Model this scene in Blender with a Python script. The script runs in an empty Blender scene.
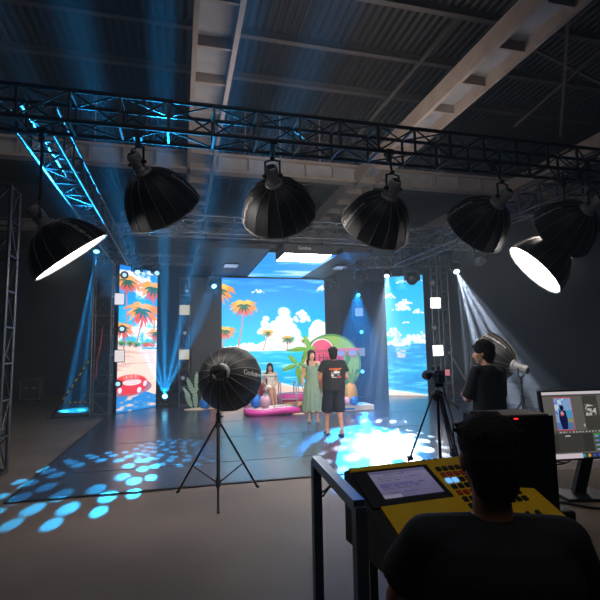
import bpy, bmesh, math, random
import numpy as np
from mathutils import Vector, Matrix, Euler, Quaternion
random.seed(7); np.random.seed(7)
SC = bpy.context.scene
COL = SC.collection
PI = math.pi
R = math.radians

# ------------------------------------------------------------------ camera
FPX = 467.0; YAW = R(14.5); PITCH = math.atan(52/467.0); ROLL = R(1.0); CAMH = 1.6
RIGHT = Vector((math.cos(YAW), -math.sin(YAW), 0)); FWD = Vector((math.sin(YAW), math.cos(YAW), 0)); UP = Vector((0, 0, 1))
def ray(px, py):
    a = (px-300)/FPX; b = (300-py)/FPX
    u = a*math.cos(ROLL)+b*math.sin(ROLL); v = -a*math.sin(ROLL)+b*math.cos(ROLL)
    f = math.cos(PITCH)-v*math.sin(PITCH); z = math.sin(PITCH)+v*math.cos(PITCH)
    return RIGHT*u+FWD*f+UP*z, f
def PD(px, py, d):                    # a surveyed point: seen at px, py and d metres away
    r, f = ray(px, py); return Vector((0, 0, CAMH))+r*(d/f)
def PZ(px, py, z=0.0):
    r, f = ray(px, py); return Vector((0, 0, CAMH))+r*((z-CAMH)/r.z)
def PY(px, py, y):
    r, f = ray(px, py); return Vector((0, 0, CAMH))+r*(y/r.y)
def DK(lat, dep, z):                  # control-desk frame (lateral, depth, height)
    return RIGHT*lat+FWD*dep+UP*z
cam = bpy.data.cameras.new('camera'); co = bpy.data.objects.new('camera', cam); COL.objects.link(co)
cam.sensor_width = 36; cam.lens = FPX/600*36; cam.clip_start = 0.05; cam.clip_end = 200
cf = FWD*math.cos(PITCH)+UP*math.sin(PITCH); cu = -FWD*math.sin(PITCH)+UP*math.cos(PITCH)
cr = RIGHT*math.cos(ROLL)-cu*math.sin(ROLL); cu2 = RIGHT*math.sin(ROLL)+cu*math.cos(ROLL)
M = Matrix((cr, cu2, -cf)).transposed().to_4x4(); M.translation = (0, 0, CAMH)
co.matrix_world = M
SC.camera = co

# ------------------------------------------------------------------ materials
def lin(c):
    if isinstance(c, str):
        c = c.lstrip('#'); c = [int(c[i:i+2], 16)/255 for i in (0, 2, 4)]
    return [x/12.92 if x <= .04045 else ((x+.055)/1.055)**2.4 for x in c]
def mat(name, c, rough=.6, metal=0.0, var=.12, scale=9.0, emit=None, est=0.0, spec=.5, bump=0.0, sheen=0.0):
    m = bpy.data.materials.new(name); m.use_nodes = True
    nt = m.node_tree; b = nt.nodes['Principled BSDF']
    c = lin(c)
    tc = nt.nodes.new('ShaderNodeTexCoord'); nz = nt.nodes.new('ShaderNodeTexNoise')
    nz.inputs['Scale'].default_value = scale; nz.inputs['Detail'].default_value = 4
    nt.links.new(tc.outputs['Object'], nz.inputs['Vector'])
    mr = nt.nodes.new('ShaderNodeMapRange'); mr.inputs['To Min'].default_value = 1-var; mr.inputs['To Max'].default_value = 1+var
    mr.inputs['From Min'].default_value = .3; mr.inputs['From Max'].default_value = .7
    nt.links.new(nz.outputs['Fac'], mr.inputs['Value'])
    vm = nt.nodes.new('ShaderNodeVectorMath'); vm.operation = 'SCALE'; vm.inputs[0].default_value = c
    nt.links.new(mr.outputs['Result'], vm.inputs['Scale'])
    nt.links.new(vm.outputs['Vector'], b.inputs['Base Color'])
    b.inputs['Roughness'].default_value = rough; b.inputs['Metallic'].default_value = metal
    b.inputs['Specular IOR Level'].default_value = spec
    if sheen: b.inputs['Sheen Weight'].default_value = sheen
    if emit is not None:
        b.inputs['Emission Color'].default_value = (*lin(emit), 1); b.inputs['Emission Strength'].default_value = est
    if bump:
        bp = nt.nodes.new('ShaderNodeBump'); bp.inputs['Strength'].default_value = bump; bp.inputs['Distance'].default_value = .01
        nt.links.new(nz.outputs['Fac'], bp.inputs['Height']); nt.links.new(bp.outputs['Normal'], b.inputs['Normal'])
    return m
def mat_attr(name, est, base=.0, rough=.4, attr='Col'):       # a lit LED screen: the pixels' colours are its emission
    m = bpy.data.materials.new(name); m.use_nodes = True
    nt = m.node_tree; b = nt.nodes['Principled BSDF']
    at = nt.nodes.new('ShaderNodeAttribute'); at.attribute_name = attr
    if est > 0:
        nt.links.new(at.outputs['Color'], b.inputs['Emission Color']); b.inputs['Emission Strength'].default_value = est
        b.inputs['Base Color'].default_value = (.01, .01, .012, 1)
    else:
        nt.links.new(at.outputs['Color'], b.inputs['Base Color'])
    b.inputs['Roughness'].default_value = rough
    return m

# ------------------------------------------------------------------ mesh builder
class MB:
    def __init__(s): s.v = []; s.f = []; s.mi = []; s.sm = []; s.cur = 0
    def add(s, vs, fs, smooth=False):
        k = len(s.v); s.v += [Vector(p) for p in vs]
        for f in fs: s.f.append([i+k for i in f]); s.mi.append(s.cur); s.sm.append(smooth)
        return s
    def m(s, i): s.cur = i; return s
    def box(s, c, size, rot=None, bev=0.0):
        c = Vector(c); hx, hy, hz = [a/2 for a in size]
        if bev > 0:
            b = min(bev, hx*.9, hy*.9, hz*.9); vs = []; fs = []
            bm = bmesh.new(); bmesh.ops.create_cube(bm, size=1)
            for v in bm.verts: v.co = Vector((v.co.x*hx*2, v.co.y*hy*2, v.co.z*hz*2))
            bmesh.ops.bevel(bm, geom=bm.edges[:], offset=b, segments=2, profile=.5, affect='EDGES')
            bm.verts.index_update()
            vs = [v.co.copy() for v in bm.verts]; fs = [[v.index for v in f.verts] for f in bm.faces]; bm.free()
        else:
            vs = [Vector((x, y, z)) for x in (-hx, hx) for y in (-hy, hy) for z in (-hz, hz)]
            fs = [(0, 1, 3, 2), (4, 6, 7, 5), (0, 4, 5, 1), (2, 3, 7, 6), (0, 2, 6, 4), (1, 5, 7, 3)]
        if rot is not None: vs = [rot @ v for v in vs]
        return s.add([v+c for v in vs], fs)
    def tube(s, p0, p1, r0, r1=None, n=8, cap=True):
        p0 = Vector(p0); p1 = Vector(p1); r1 = r0 if r1 is None else r1
        d = (p1-p0).normalized(); a = d.orthogonal().normalized(); b = d.cross(a)
        vs = []
        for p, r in ((p0, r0), (p1, r1)):
            for i in range(n):
                t = 2*PI*i/n; vs.append(p+(a*math.cos(t)+b*math.sin(t))*r)
        k = len(s.v); s.add(vs, [(i, (i+1) % n, n+(i+1) % n, n+i) for i in range(n)], True)
        if cap: s.add(vs[:n], [list(range(n))[::-1]]); s.add(vs[n:], [list(range(n))])
        return s
    def bar(s, p0, p1, w, h=None, upv=(0, 0, 1)):
        h = w if h is None else h; p0 = Vector(p0); p1 = Vector(p1); d = (p1-p0).normalized()
        u = Vector(upv)
        if abs(d.dot(u)) > .98: u = Vector((0, 1, 0))
        a = d.cross(u).normalized(); b = a.cross(d)
        vs = [p+a*x*w/2+b*y*h/2 for p in (p0, p1) for x, y in ((-1, -1), (1, -1), (1, 1), (-1, 1))]
        return s.add(vs, [(3, 2, 1, 0), (4, 5, 6, 7), (0, 1, 5, 4), (1, 2, 6, 5), (2, 3, 7, 6), (3, 0, 4, 7)])
    def path(s, pts, r, n=8, closed=False, taper=None):
        pts = [Vector(p) for p in pts]; N = len(pts); vs = []; ref = None
        for i, p in enumerate(pts):
            if closed: d = (pts[(i+1) % N]-pts[i-1]).normalized()
            else: d = (pts[min(i+1, N-1)]-pts[max(i-1, 0)]).normalized()
            if ref is None: ref = d.orthogonal().normalized()
            a = (ref-d*ref.dot(d)).normalized(); ref = a; b = d.cross(a)
            rr = r if taper is None else r*taper(i/(N-1))
            vs += [p+(a*math.cos(2*PI*j/n)+b*math.sin(2*PI*j/n))*rr for j in range(n)]
        fs = []
        for i in range(N if closed else N-1):
            i2 = (i+1) % N
            for j in range(n): j2 = (j+1) % n; fs.append((i*n+j, i*n+j2, i2*n+j2, i2*n+j))
        s.add(vs, fs, True)
        if not closed: s.add(vs[:n], [list(range(n))[::-1]]); s.add(vs[-n:], [list(range(n))])
        return s
    def rings(s, rings, cap=True, smooth=True):       # loft through rings of equal vertex count
        n = len(rings[0]); vs = [p for r in rings for p in r]; fs = []
        for i in range(len(rings)-1):
            for j in range(n): j2 = (j+1) % n; fs.append((i*n+j, i*n+j2, (i+1)*n+j2, (i+1)*n+j))
        s.add(vs, fs, smooth)
        if cap: s.add(rings[0], [list(range(n))[::-1]]); s.add(rings[-1], [list(range(n))])
        return s
    def lathe(s, prof, mtx=None, n=16, cap=True, smooth=True):       # profile of (r, z)
        rs = [[Vector((r*math.cos(2*PI*j/n), r*math.sin(2*PI*j/n), z)) for j in range(n)] for r, z in prof]
        if mtx is not None: rs = [[mtx @ p for p in q] for q in rs]
        return s.rings(rs, cap, smooth)
    def ell(s, c, rad, rot=None, n=16, m=10):
        c = Vector(c); rad = (rad,)*3 if not hasattr(rad, '__len__') else rad
        rs = []
        for i in range(m+1):
            ph = PI*i/m; q = []
            for j in range(n):
                t = 2*PI*j/n; p = Vector((max(math.sin(ph), 1e-3)*math.cos(t)*rad[0], max(math.sin(ph), 1e-3)*math.sin(t)*rad[1], -math.cos(ph)*rad[2]))
                q.append((rot @ p if rot is not None else p)+c)
            rs.append(q)
        return s.rings(rs)
    def cap(s, p0, p1, r0, r1=None, n=12):            # capsule with tapered radii
        p0 = Vector(p0); p1 = Vector(p1); r1 = r0 if r1 is None else r1; d = (p1-p0)
        L = d.length; d = d.normalized() if L > 1e-6 else Vector((0, 0, 1)); a = d.orthogonal().normalized(); b = d.cross(a); rs = []
        for k in range(5):
            t = -PI/2+PI/2*k/4; rs.append((p0+d*r0*math.sin(t), r0*max(math.cos(t), 1e-3)))
        for k in range(5):
            t = PI/2*k/4; rs.append((p1+d*r1*math.sin(t), r1*max(math.cos(t), 1e-3)))
        return s.rings([[c+(a*math.cos(2*PI*j/n)+b*math.sin(2*PI*j/n))*r for j in range(n)] for c, r in rs])
    def prism(s, pts, mtx, th):                        # outline in local XY, thickness along local Z (0..th)
        n = len(pts); vs = [mtx @ Vector((x, y, z)) for z in (0, th) for x, y in pts]
        return s.add(vs, [list(range(n))[::-1], [n+i for i in range(n)]]+[(i, (i+1) % n, n+(i+1) % n, n+i) for i in range(n)])
    def mesh(s, name, mats, off=None):
        me = bpy.data.meshes.new(name); o = Vector(off) if off is not None else Vector((0, 0, 0))
        me.from_pydata([p-o for p in s.v], [], s.f)
        mats = mats if isinstance(mats, (list, tuple)) else [mats]
        for m in mats: me.materials.append(m)
        me.polygons.foreach_set('material_index', s.mi); me.polygons.foreach_set('use_smooth', s.sm)
        me.update(); return me
    def build(s, name, mats, parent=None, off=None, world=False):
        if world and parent is not None: off = wloc(parent)
        ob = bpy.data.objects.new(name, s.mesh(name, mats, off)); COL.objects.link(ob)
        if parent is not None: ob.parent = parent
        return ob
def wloc(o):
    p = Vector((0, 0, 0))
    while o is not None: p += o.location; o = o.parent
    return p
def tag(o, label=None, cat=None, group=None, kind=None):
    if label: o['label'] = label
    if cat: o['category'] = cat
    if group: o['group'] = group
    if kind: o['kind'] = kind
    return o
def thing(name, label, cat, loc=(0, 0, 0), rot=None, group=None):
    o = bpy.data.objects.new(name, None); COL.objects.link(o); o.location = loc
    o.empty_display_size = .1
    if rot is not None:
        o.rotation_mode = 'QUATERNION'; o.rotation_quaternion = rot if isinstance(rot, Quaternion) else rot.to_quaternion()
    return tag(o, label, cat, group)
def single(name, mb, m, label, cat, group=None, loc=(0, 0, 0)):      # a thing that is one mesh, verts in world space
    o = mb.build(name, m, None, off=loc); o.location = loc
    return tag(o, label, cat, group)
def struct(name, mb, m): return tag(mb.build(name, m), kind='structure')
def copy_tree(o, parent=None):
    c = o.copy(); COL.objects.link(c)
    if parent is not None: c.parent = parent
    for ch in [x for x in list(bpy.data.objects) if x.parent == o]: copy_tree(ch, c)
    return c
def basis(z, x=None):                                 # rotation whose Z is z
    z = Vector(z).normalized(); x = Vector(x) if x is not None else z.orthogonal()
    x = (x-z*x.dot(z)).normalized(); y = z.cross(x)
    return Matrix((x, y, z)).transposed()
def remesh(mb, name, m, parent, off, voxel=.008, smooth=3, world=True):
    me = mb.mesh(name, m, off); t = bpy.data.objects.new('tmp', me); COL.objects.link(t)
    md = t.modifiers.new('r', 'REMESH'); md.mode = 'VOXEL'; md.voxel_size = voxel; md.use_smooth_shade = True
    if smooth:
        sm = t.modifiers.new('s', 'SMOOTH'); sm.iterations = smooth; sm.factor = .5
    dg = bpy.context.evaluated_depsgraph_get(); dg.update()
    me2 = bpy.data.meshes.new_from_object(t.evaluated_get(dg)); me2.name = name
    bpy.data.objects.remove(t); bpy.data.meshes.remove(me)
    if not me2.materials: me2.materials.append(m)
    ob = bpy.data.objects.new(name, me2); COL.objects.link(ob)
    if parent is not None: ob.parent = parent
    return ob
_txt = {}
def text_mesh(body, size, depth=.002):                 # verts and faces of a piece of lettering, local XY
    k = (body, size, depth)
    if k not in _txt:
        cu = bpy.data.curves.new('t', 'FONT'); cu.body = body; cu.size = size; cu.extrude = depth; cu.align_x = 'CENTER'; cu.align_y = 'CENTER'; cu.resolution_u = 3
        o = bpy.data.objects.new('t', cu); COL.objects.link(o); dg = bpy.context.evaluated_depsgraph_get(); dg.update()
        me = bpy.data.meshes.new_from_object(o.evaluated_get(dg))
        _txt[k] = ([v.co.copy() for v in me.vertices], [list(p.vertices) for p in me.polygons])
        bpy.data.objects.remove(o); bpy.data.curves.remove(cu); bpy.data.meshes.remove(me)
    return _txt[k]

# ------------------------------------------------------------------ painted LED pixels
def vnoise(x, y, seed=0):
    rs = np.random.RandomState(seed); g = rs.rand(64, 64)
    xi = np.floor(x).astype(int); yi = np.floor(y).astype(int); fx = x-xi; fy = y-yi
    fx = fx*fx*(3-2*fx); fy = fy*fy*(3-2*fy); a = lambda i, j: g[(yi+j) % 64, (xi+i) % 64]
    return (a(0, 0)*(1-fx)+a(1, 0)*fx)*(1-fy)+(a(0, 1)*(1-fx)+a(1, 1)*fx)*fy
def fbm(x, y, seed=0, o=5):
    t = 0; w = .5
    for k in range(o): t = t+w*vnoise(x*2**k, y*2**k, seed+k); w *= .5
    return t
class Canvas:
    def __init__(s, x0, y0, x1, y1, nx, ny):
        s.nx, s.ny = nx, ny
        xs = x0+(np.arange(nx)+.5)/nx*(x1-x0); ys = y0+(np.arange(ny)+.5)/ny*(y1-y0)
        s.X, s.Y = np.meshgrid(xs, ys); s.C = np.zeros((ny, nx, 3)); s.aa = abs(x1-x0)/nx
    def put(s, mask, c):
        c = np.array([int(c.lstrip('#')[i:i+2], 16)/255 for i in (0, 2, 4)]) if isinstance(c, str) else np.array(c)
        mk = np.clip(mask, 0, 1)[..., None]; s.C = s.C*(1-mk)+c*mk
    def grad(s, stops):
        ys = [a for a, _ in stops]; cs = np.array([[int(c.lstrip('#')[i:i+2], 16)/255 for i in (0, 2, 4)] for _, c in stops])
        for k in range(3): s.C[..., k] = np.interp(s.Y, ys, cs[:, k])
    def ell(s, cx, cy, rx, ry, c, rot=0, soft=None):
        a = math.radians(rot); dx = s.X-cx; dy = s.Y-cy; u = dx*math.cos(a)+dy*math.sin(a); v = -dx*math.sin(a)+dy*math.cos(a)
        d = np.sqrt((u/rx)**2+(v/ry)**2); k = (soft or s.aa)/min(rx, ry); s.put((1-d)/k+.5, c)
    def poly(s, pts, c):
        ins = np.zeros(s.X.shape, bool); n = len(pts)
        for i in range(n):
            (xa, ya), (xb, yb) = pts[i], pts[(i+1) % n]
            if ya == yb: continue
            ins ^= ((s.Y >= min(ya, yb)) & (s.Y < max(ya, yb)) & (s.X < xa+(s.Y-ya)/(yb-ya)*(xb-xa)))
        s.put(ins.astype(float), c)
    def stroke(s, pts, w0, w1, c):                     # tapering stroke
        best = np.full(s.X.shape, -1e9); n = len(pts)-1
        for i in range(n):
            (xa, ya), (xb, yb) = pts[i], pts[i+1]; L2 = (xb-xa)**2+(yb-ya)**2+1e-9
            t = np.clip(((s.X-xa)*(xb-xa)+(s.Y-ya)*(yb-ya))/L2, 0, 1); d = np.hypot(s.X-xa-t*(xb-xa), s.Y-ya-t*(yb-ya))
            w = w0+(w1-w0)*(i+t)/n; best = np.maximum(best, w/2-d)
        s.put(best/s.aa+.5, c)
    def frond(s, x, y, ang, L, droop, w, c):           # one palm leaf, broad in the middle and hanging at its tip
        pts = []; a = math.radians(ang); px, py = x, y
        for k in range(9):
            pts.append((px, py)); px += math.cos(a)*L/8; py -= math.sin(a)*L/8
            a += (-PI/2-a if math.cos(a) > -1e-3 else (-PI/2-a+0) if a < -PI/2 else (3*PI/2-a))*droop/8
        best = np.full(s.X.shape, -1e9)
        for i in range(8):
            (xa, ya), (xb, yb) = pts[i], pts[i+1]; L2 = (xb-xa)**2+(yb-ya)**2+1e-9
            t = np.clip(((s.X-xa)*(xb-xa)+(s.Y-ya)*(yb-ya))/L2, 0, 1); d = np.hypot(s.X-xa-t*(xb-xa), s.Y-ya-t*(yb-ya))
            u = (i+t)/8; ww = w*np.sin(PI*np.clip(u*.88+.1, 0, 1)); best = np.maximum(best, ww/2-d)
        s.put(best/s.aa+.5, c)
    def palm(s, x, y, sc, base=None, tw=1.0, seed=0, tc='#e08478', mid='#f59a40', low='#ee6a52', top='#f7c850', core='#2b7a58'):
        rs = random.Random(seed)
        if base: s.stroke([(x, y+sc*.2), (x*.45+base[0]*.55+sc*.07, (y+base[1])/2), base], tw*.8, tw*1.25, tc)
        for k in range(11):                                 # hanging skirt, side fans, then the crown
            ang = 205+130*k/10+rs.uniform(-6, 6); s.frond(x, y, ang if ang < 270 else ang-360, sc*rs.uniform(.8, 1.05), .35, sc*.15, low if k % 3 else '#e0503f')
        for k in range(10):
            ang = (-25+60*(k//2)/4 if k % 2 else 205-60*(k//2)/4)+rs.uniform(-6, 6); s.frond(x, y, ang, sc*rs.uniform(.85, 1.12), .75, sc*.17, mid if k % 4 else '#f2b04a')
        for k in range(9):
            ang = -70+320*k/8+rs.uniform(-9, 9); s.frond(x, y+sc*.05, ang, sc*.55, .6, sc*.13, core if k % 2 else '#1f6350')
        for k in range(6): s.frond(x, y-sc*.04, 35+110*k/5+rs.uniform(-6, 6), sc*rs.uniform(.5, .7), 1.0, sc*.17, top)
    def cumulus(s, cx, cy, w, h, seed=0, n=60):             # heaped cloud: rounded heads over a flat foot
        rs = random.Random(seed); L = []
        for k in range(n):
            u = rs.uniform(-1, 1); t = rs.random()**.8; yy = cy-t*h*(1-abs(u)**1.6)*rs.uniform(.75, 1.1); L.append((cx+u*w, yy, max(w, h)*rs.uniform(.1, .2)*(1.15-.5*abs(u))))
        L.sort(key=lambda q: q[1])
        for x, y, r in L:
            s.ell(x, y, r, r*.88, '#ffffff', soft=r*.25); s.ell(x+r*.15, y+r*.35, r*.75, r*.55, '#d4ecfb', soft=r*.9)
        for x, y, r in L[::3]: s.ell(x-r*.25, y-r*.3, r*.6, r*.45, '#ffffff', soft=r*.5)
    def clouds(s, mask, thr, sx, sy, seed, c='#ffffff', shade='#c8e4fa', soft=.08):
        f = fbm(s.X/sx, s.Y/sy, seed)*mask; f2 = fbm(s.X/sx+.12, s.Y/sy-.22, seed)*mask
        a = np.clip((f-thr)/soft, 0, 1); s.put(a, c); s.put(a*np.clip((f2-f)*6+.15, 0, .8), shade)
    def screen(s, name, P00, P10, P01, m, parent=None, gain=1.0, off=None):     # corners: top left, top right, bottom left
        P00, P10, P01 = Vector(P00), Vector(P10), Vector(P01); off = Vector(off) if off is not None else Vector((0, 0, 0))
        ux = np.array(P10-P00); uy = np.array(P01-P00); o = np.array(P00-off)
        gx, gy = np.meshgrid(np.arange(s.nx+1)/s.nx, np.arange(s.ny+1)/s.ny)
        V = (o+gx[..., None]*ux+gy[..., None]*uy).reshape(-1, 3)
        idx = np.arange((s.nx+1)*(s.ny+1)).reshape(s.ny+1, s.nx+1)
        F = np.stack([idx[:-1, :-1], idx[1:, :-1], idx[1:, 1:], idx[:-1, 1:]], -1).reshape(-1, 4)
        me = bpy.data.meshes.new(name); nf = len(F)
        me.vertices.add(len(V)); me.vertices.foreach_set('co', V.astype(np.float32).ravel())
        me.loops.add(nf*4); me.loops.foreach_set('vertex_index', F.astype(np.int32).ravel())
        me.polygons.add(nf); me.polygons.foreach_set('loop_start', (np.arange(nf)*4).astype(np.int32))
        me.update(calc_edges=True)
        c = np.clip(s.C, 0, 1); c = np.where(c <= .04045, c/12.92, ((c+.055)/1.055)**2.4).reshape(-1, 3)*gain
        c = np.concatenate([c, np.ones((nf, 1))], 1); at = me.color_attributes.new('Col', 'FLOAT_COLOR', 'CORNER')
        at.data.foreach_set('color', np.repeat(c, 4, 0).astype(np.float32).ravel())
        me.materials.append(m); ob = bpy.data.objects.new(name, me); COL.objects.link(ob)
        if parent is not None: ob.parent = parent
        return ob
# ------------------------------------------------------------------ materials in use
TRUSS = mat('truss_aluminium', '#5a5c60', .38, .85, .1)
TRUSS_BLK = mat('truss_black', '#2a2c30', .35, .6, .1)
BLK = mat('black_metal', '#141416', .45, .4, .1)
BLKP = mat('black_plastic', '#101114', .5, 0, .1)
GREYM = mat('grey_lamp_shell', '#8d8f92', .4, .2, .05)
SILV = mat('silver_metal', '#b8babd', .28, .9, .05)
CLOTHB = mat('black_softbox_cloth', '#0f0f12', .55, 0, .12, 30, spec=.35)
CLOTHIN = mat('silver_lining', '#c9c9c9', .4, .3, .05)
RIBM = mat('softbox_rod', '#6d675f', .4, .5, .1)
WHITEM = mat('white_print', '#b9b9b9', .6, 0, .03)
STEELB = mat('beam_paint_tan', '#8c8078', .6, 0, .12, 4)
STEELG = mat('beam_web_grey', '#8a8a8c', .6, 0, .15, 3)
PURL = mat('purlin_steel', '#4a4644', .6, .3, .15)
def diffuser_mat(n, c, s): return mat(n, '#dddddd', .8, 0, .02, emit=c, est=s)
DIFF = diffuser_mat('lit_diffuser', '#fff6ee', 24.0)
DIFFHOT = diffuser_mat('lit_diffuser_bright', '#fff9f4', 8.0)

# ------------------------------------------------------------------ floor, walls, roof
def floor_mat():
    m = mat('concrete_floor', '#685d57', .6, 0, .22, .8, spec=.4, bump=.05)
    return m
FL = MB(); FL.add([(-12, -4, 0), (16, -4, 0), (16, 23, 0), (-12, 23, 0)], [(0, 1, 2, 3)])
struct('floor', FL, floor_mat())
def stage_mat():
    m = bpy.data.materials.new('stage_vinyl'); m.use_nodes = True; nt = m.node_tree; b = nt.nodes['Principled BSDF']
    tc = nt.nodes.new('ShaderNodeTexCoord'); n1 = nt.nodes.new('ShaderNodeTexNoise'); n1.inputs['Scale'].default_value = 1.3; n1.inputs['Detail'].default_value = 5
    nt.links.new(tc.outputs['Object'], n1.inputs['Vector'])
    cr_ = nt.nodes.new('ShaderNodeValToRGB'); cr_.color_ramp.elements[0].color = (*lin('#343a48'), 1); cr_.color_ramp.elements[1].color = (*lin('#454c5c'), 1)
    nt.links.new(n1.outputs['Fac'], cr_.inputs['Fac']); nt.links.new(cr_.outputs['Color'], b.inputs['Base Color'])
    n2 = nt.nodes.new('ShaderNodeTexNoise'); n2.inputs['Scale'].default_value = .7; nt.links.new(tc.outputs['Object'], n2.inputs['Vector'])
    mr = nt.nodes.new('ShaderNodeMapRange'); mr.inputs['To Min'].default_value = .2; mr.inputs['To Max'].default_value = .27
    nt.links.new(n2.outputs['Fac'], mr.inputs['Value']); nt.links.new(mr.outputs['Result'], b.inputs['Roughness'])
    b.inputs['Specular IOR Level'].default_value = .7
    return m
ST = MB(); ST.box((3.7, 10.75, .006), (11.1, 9.5, .012))
struct('floor_stage', ST, stage_mat())
TAPE = mat('black_tape', '#1c1c20', .5)
t = MB(); t.box((3.7, 5.99, .0145), (11.1, .05, .005)); t.box((-1.83, 10.7, .0145), (.05, 9.4, .005)); struct('trim_1', t, TAPE)
# seams between the vinyl lengths
t = MB()
for y in (7.15, 9.2, 11.3): t.box((3.7, y, .0135), (11, .012, .003))
struct('trim_2', t, TAPE)
WALL = mat('dark_wall_paint', '#24272f', .85, 0, .12, .6)
w = MB(); w.box((2, 22, 4.6), (28, .2, 9.2)); struct('wall_back', w, WALL)
w = MB(); w.box((-11, 9, 4.6), (.2, 26, 9.2)); struct('wall_left', w, WALL)
w = MB(); w.box((15, 9, 4.6), (.2, 26, 9.2)); struct('wall_right', w, WALL)
def roof_mat():
    m = bpy.data.materials.new('corrugated_roof'); m.use_nodes = True; nt = m.node_tree; b = nt.nodes['Principled BSDF']
    tc = nt.nodes.new('ShaderNodeTexCoord'); wv = nt.nodes.new('ShaderNodeTexWave'); wv.wave_type = 'BANDS'; wv.bands_direction = 'X'
    wv.inputs['Scale'].default_value = 1.6; wv.inputs['Distortion'].default_value = 0; nt.links.new(tc.outputs['Object'], wv.inputs['Vector'])
    cr_ = nt.nodes.new('ShaderNodeValToRGB'); cr_.color_ramp.elements[0].color = (*lin('#101011'), 1); cr_.color_ramp.elements[1].color = (*lin('#1d1c1c'), 1)
    nt.links.new(wv.outputs['Fac'], cr_.inputs['Fac']); nt.links.new(cr_.outputs['Color'], b.inputs['Base Color'])
    bp = nt.nodes.new('ShaderNodeBump'); bp.inputs['Distance'].default_value = .05; nt.links.new(wv.outputs['Fac'], bp.inputs['Height']); nt.links.new(bp.outputs['Normal'], b.inputs['Normal'])
    b.inputs['Roughness'].default_value = .6
    return m
c = MB(); c.box((2, 9, 9.1), (28, 26, .1)); struct('ceiling', c, roof_mat())
def tr(name, mb, m): return struct(name, mb, m)
n_trim = 3
for y in (1.5, 3.2, 4.9, 6.6, 8.3, 10, 11.7, 15.2, 17, 19):       # roof purlins, one each
    p = MB(); p.bar((-11, y, 8.95), (15, y, 8.95), .08, .16); p.bar((-11, y, 8.86), (15, y, 8.86), .14, .02)
    struct('roof_beam', p, PURL)
def flat_beam(x0, x1, z, ya, yb):                                # the wide longitudinal girders
    b = MB(); cx = (x0+x1)/2
    b.m(0); b.box((x0+.045, (ya+yb)/2, z+.2), (.09, yb-ya, .4)); b.box((x1-.045, (ya+yb)/2, z+.2), (.09, yb-ya, .4))
    b.m(1); b.box((cx, (ya+yb)/2, z+.27), (x1-x0-.18, yb-ya, .03))
    b.m(0); y = ya+.6
    while y < yb: b.box((cx, y, z+.16), (x1-x0-.18, .05, .22)); y += 1.15
    return b
struct('roof_beam', flat_beam(.16, .95, 7.0, -3, 21.9), [STEELB, STEELG])
struct('roof_beam', flat_beam(5.44, 6.22, 7.0, -3, 21.9), [STEELB, STEELG])
struct('roof_beam', flat_beam(11.0, 11.8, 7.0, -3, 21.9), [STEELB, STEELG])
def cross_beam(y, z, h):
    b = MB(); b.m(0); b.box((2, y, z+.04), (26, .34, .08)); b.box((2, y, z+h-.04), (26, .34, .08))
    b.m(1); b.box((2, y, z+h/2), (26, .05, h-.16)); b.m(0); x = -10.6
    while x < 15: b.box((x, y-.09, z+h/2), (.05, .13, h-.16)); b.box((x, y+.09, z+h/2), (.05, .13, h-.16)); x += .9
    return b
struct('roof_beam', cross_beam(13.75, 7.0, .58), [STEELB, STEELG])
struct('roof_beam', cross_beam(20.5, 6.6, .5), [STEELB, STEELG])
# hanger rods from the cross girder up to the roof
for x in (-2.4, -1.0, 1.9, 3.0, 4.3, 7.2, 8.6):
    p = MB(); p.tube((x, 13.75, 7.58), (x, 13.75, 9.05), .022, n=6); struct('trim_%d' % n_trim, p, STEELB); n_trim += 1
for (a, b_) in (((5.9, 8.3, 8.9), (4.6, 11.7, 7.4)), ((7.2, 6.6, 8.9), (9.8, 9.8, 7.2)), ((9.8, 7, 8.9), (8.2, 9.6, 7.2)), ((10.9, 8.3, 7.4), (7.2, 8.6, 8.9))):
    p = MB(); p.bar(a, b_, .06); struct('trim_%d' % n_trim, p, PURL); n_trim += 1
# pipe frame and ducts in the dark beyond the set
for (x0, x1, z) in ((-9, 0.5, 5.6), (-9, 12, 6.3)):
    p = MB(); p.tube((x0, 19.5, z), (x1, 19.5, z), .05); struct('trim_%d' % n_trim, p, PURL); n_trim += 1

# ------------------------------------------------------------------ trusses
RIGS = []
def truss(name, label, p0, p1, w, h, bay, m, r=.024, style='ladder', upv=(0, 0, 1), group=None, cat='truss', rl=.015):
    p0 = Vector(p0); p1 = Vector(p1); d = (p1-p0); L = d.length; d = d.normalized(); u = Vector(upv); s = d.cross(u).normalized(); u = s.cross(d)
    root = thing(name, label, cat, p0, group=group); RIGS.append((p0, p1))
    off = [s*a*w/2+u*b*h/2 for a, b in ((-1, -1), (1, -1), (1, 1), (-1, 1))]
    for o in off:
        q = MB(); q.tube(o, o+d*L, r, n=8); q.build('chord', m, root)
    k = max(1, round(L/bay)); st = L/k
    for i in range(k+1):
        c = d*min(max(i*st, .03), L-.03); q = MB()
        for j in range(4):
            q.bar(c+off[j], c+off[(j+1) % 4], rl*2.6 if (i % 3 == 0 and style == 'ladder') else rl*1.7, rl*1.6, upv=d)
        q.build('cross_frame', m, root)
    q = MB()
    for i in range(k):
        a = d*(i*st); b = d*((i+1)*st)
        for j in range(4):
            A, B = off[j], off[(j+1) % 4]
            if i % 2: A, B = B, A
            q.tube(a+A, b+B, rl*.72, n=6)
    q.build('lattice', m, root)
    return root
truss('lighting_truss', 'black box truss across the hall carrying the row of softboxes', (-2.6, 5.17, 4.17), (8.2, 5.17, 4.17), .34, .33, .5, TRUSS_BLK, .024)
truss('lighting_truss', 'dark box truss running back along the left side of the stage', (-1.55, 5.4, 4.2), (-1.55, 13.1, 4.2), .36, .36, .5, TRUSS, .026)
truss('lighting_truss', 'dark box truss running back along the right side of the stage', (6.08, 5.4, 4.2), (6.08, 12.0, 4.2), .36, .36, .5, TRUSS_BLK, .022)
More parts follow.
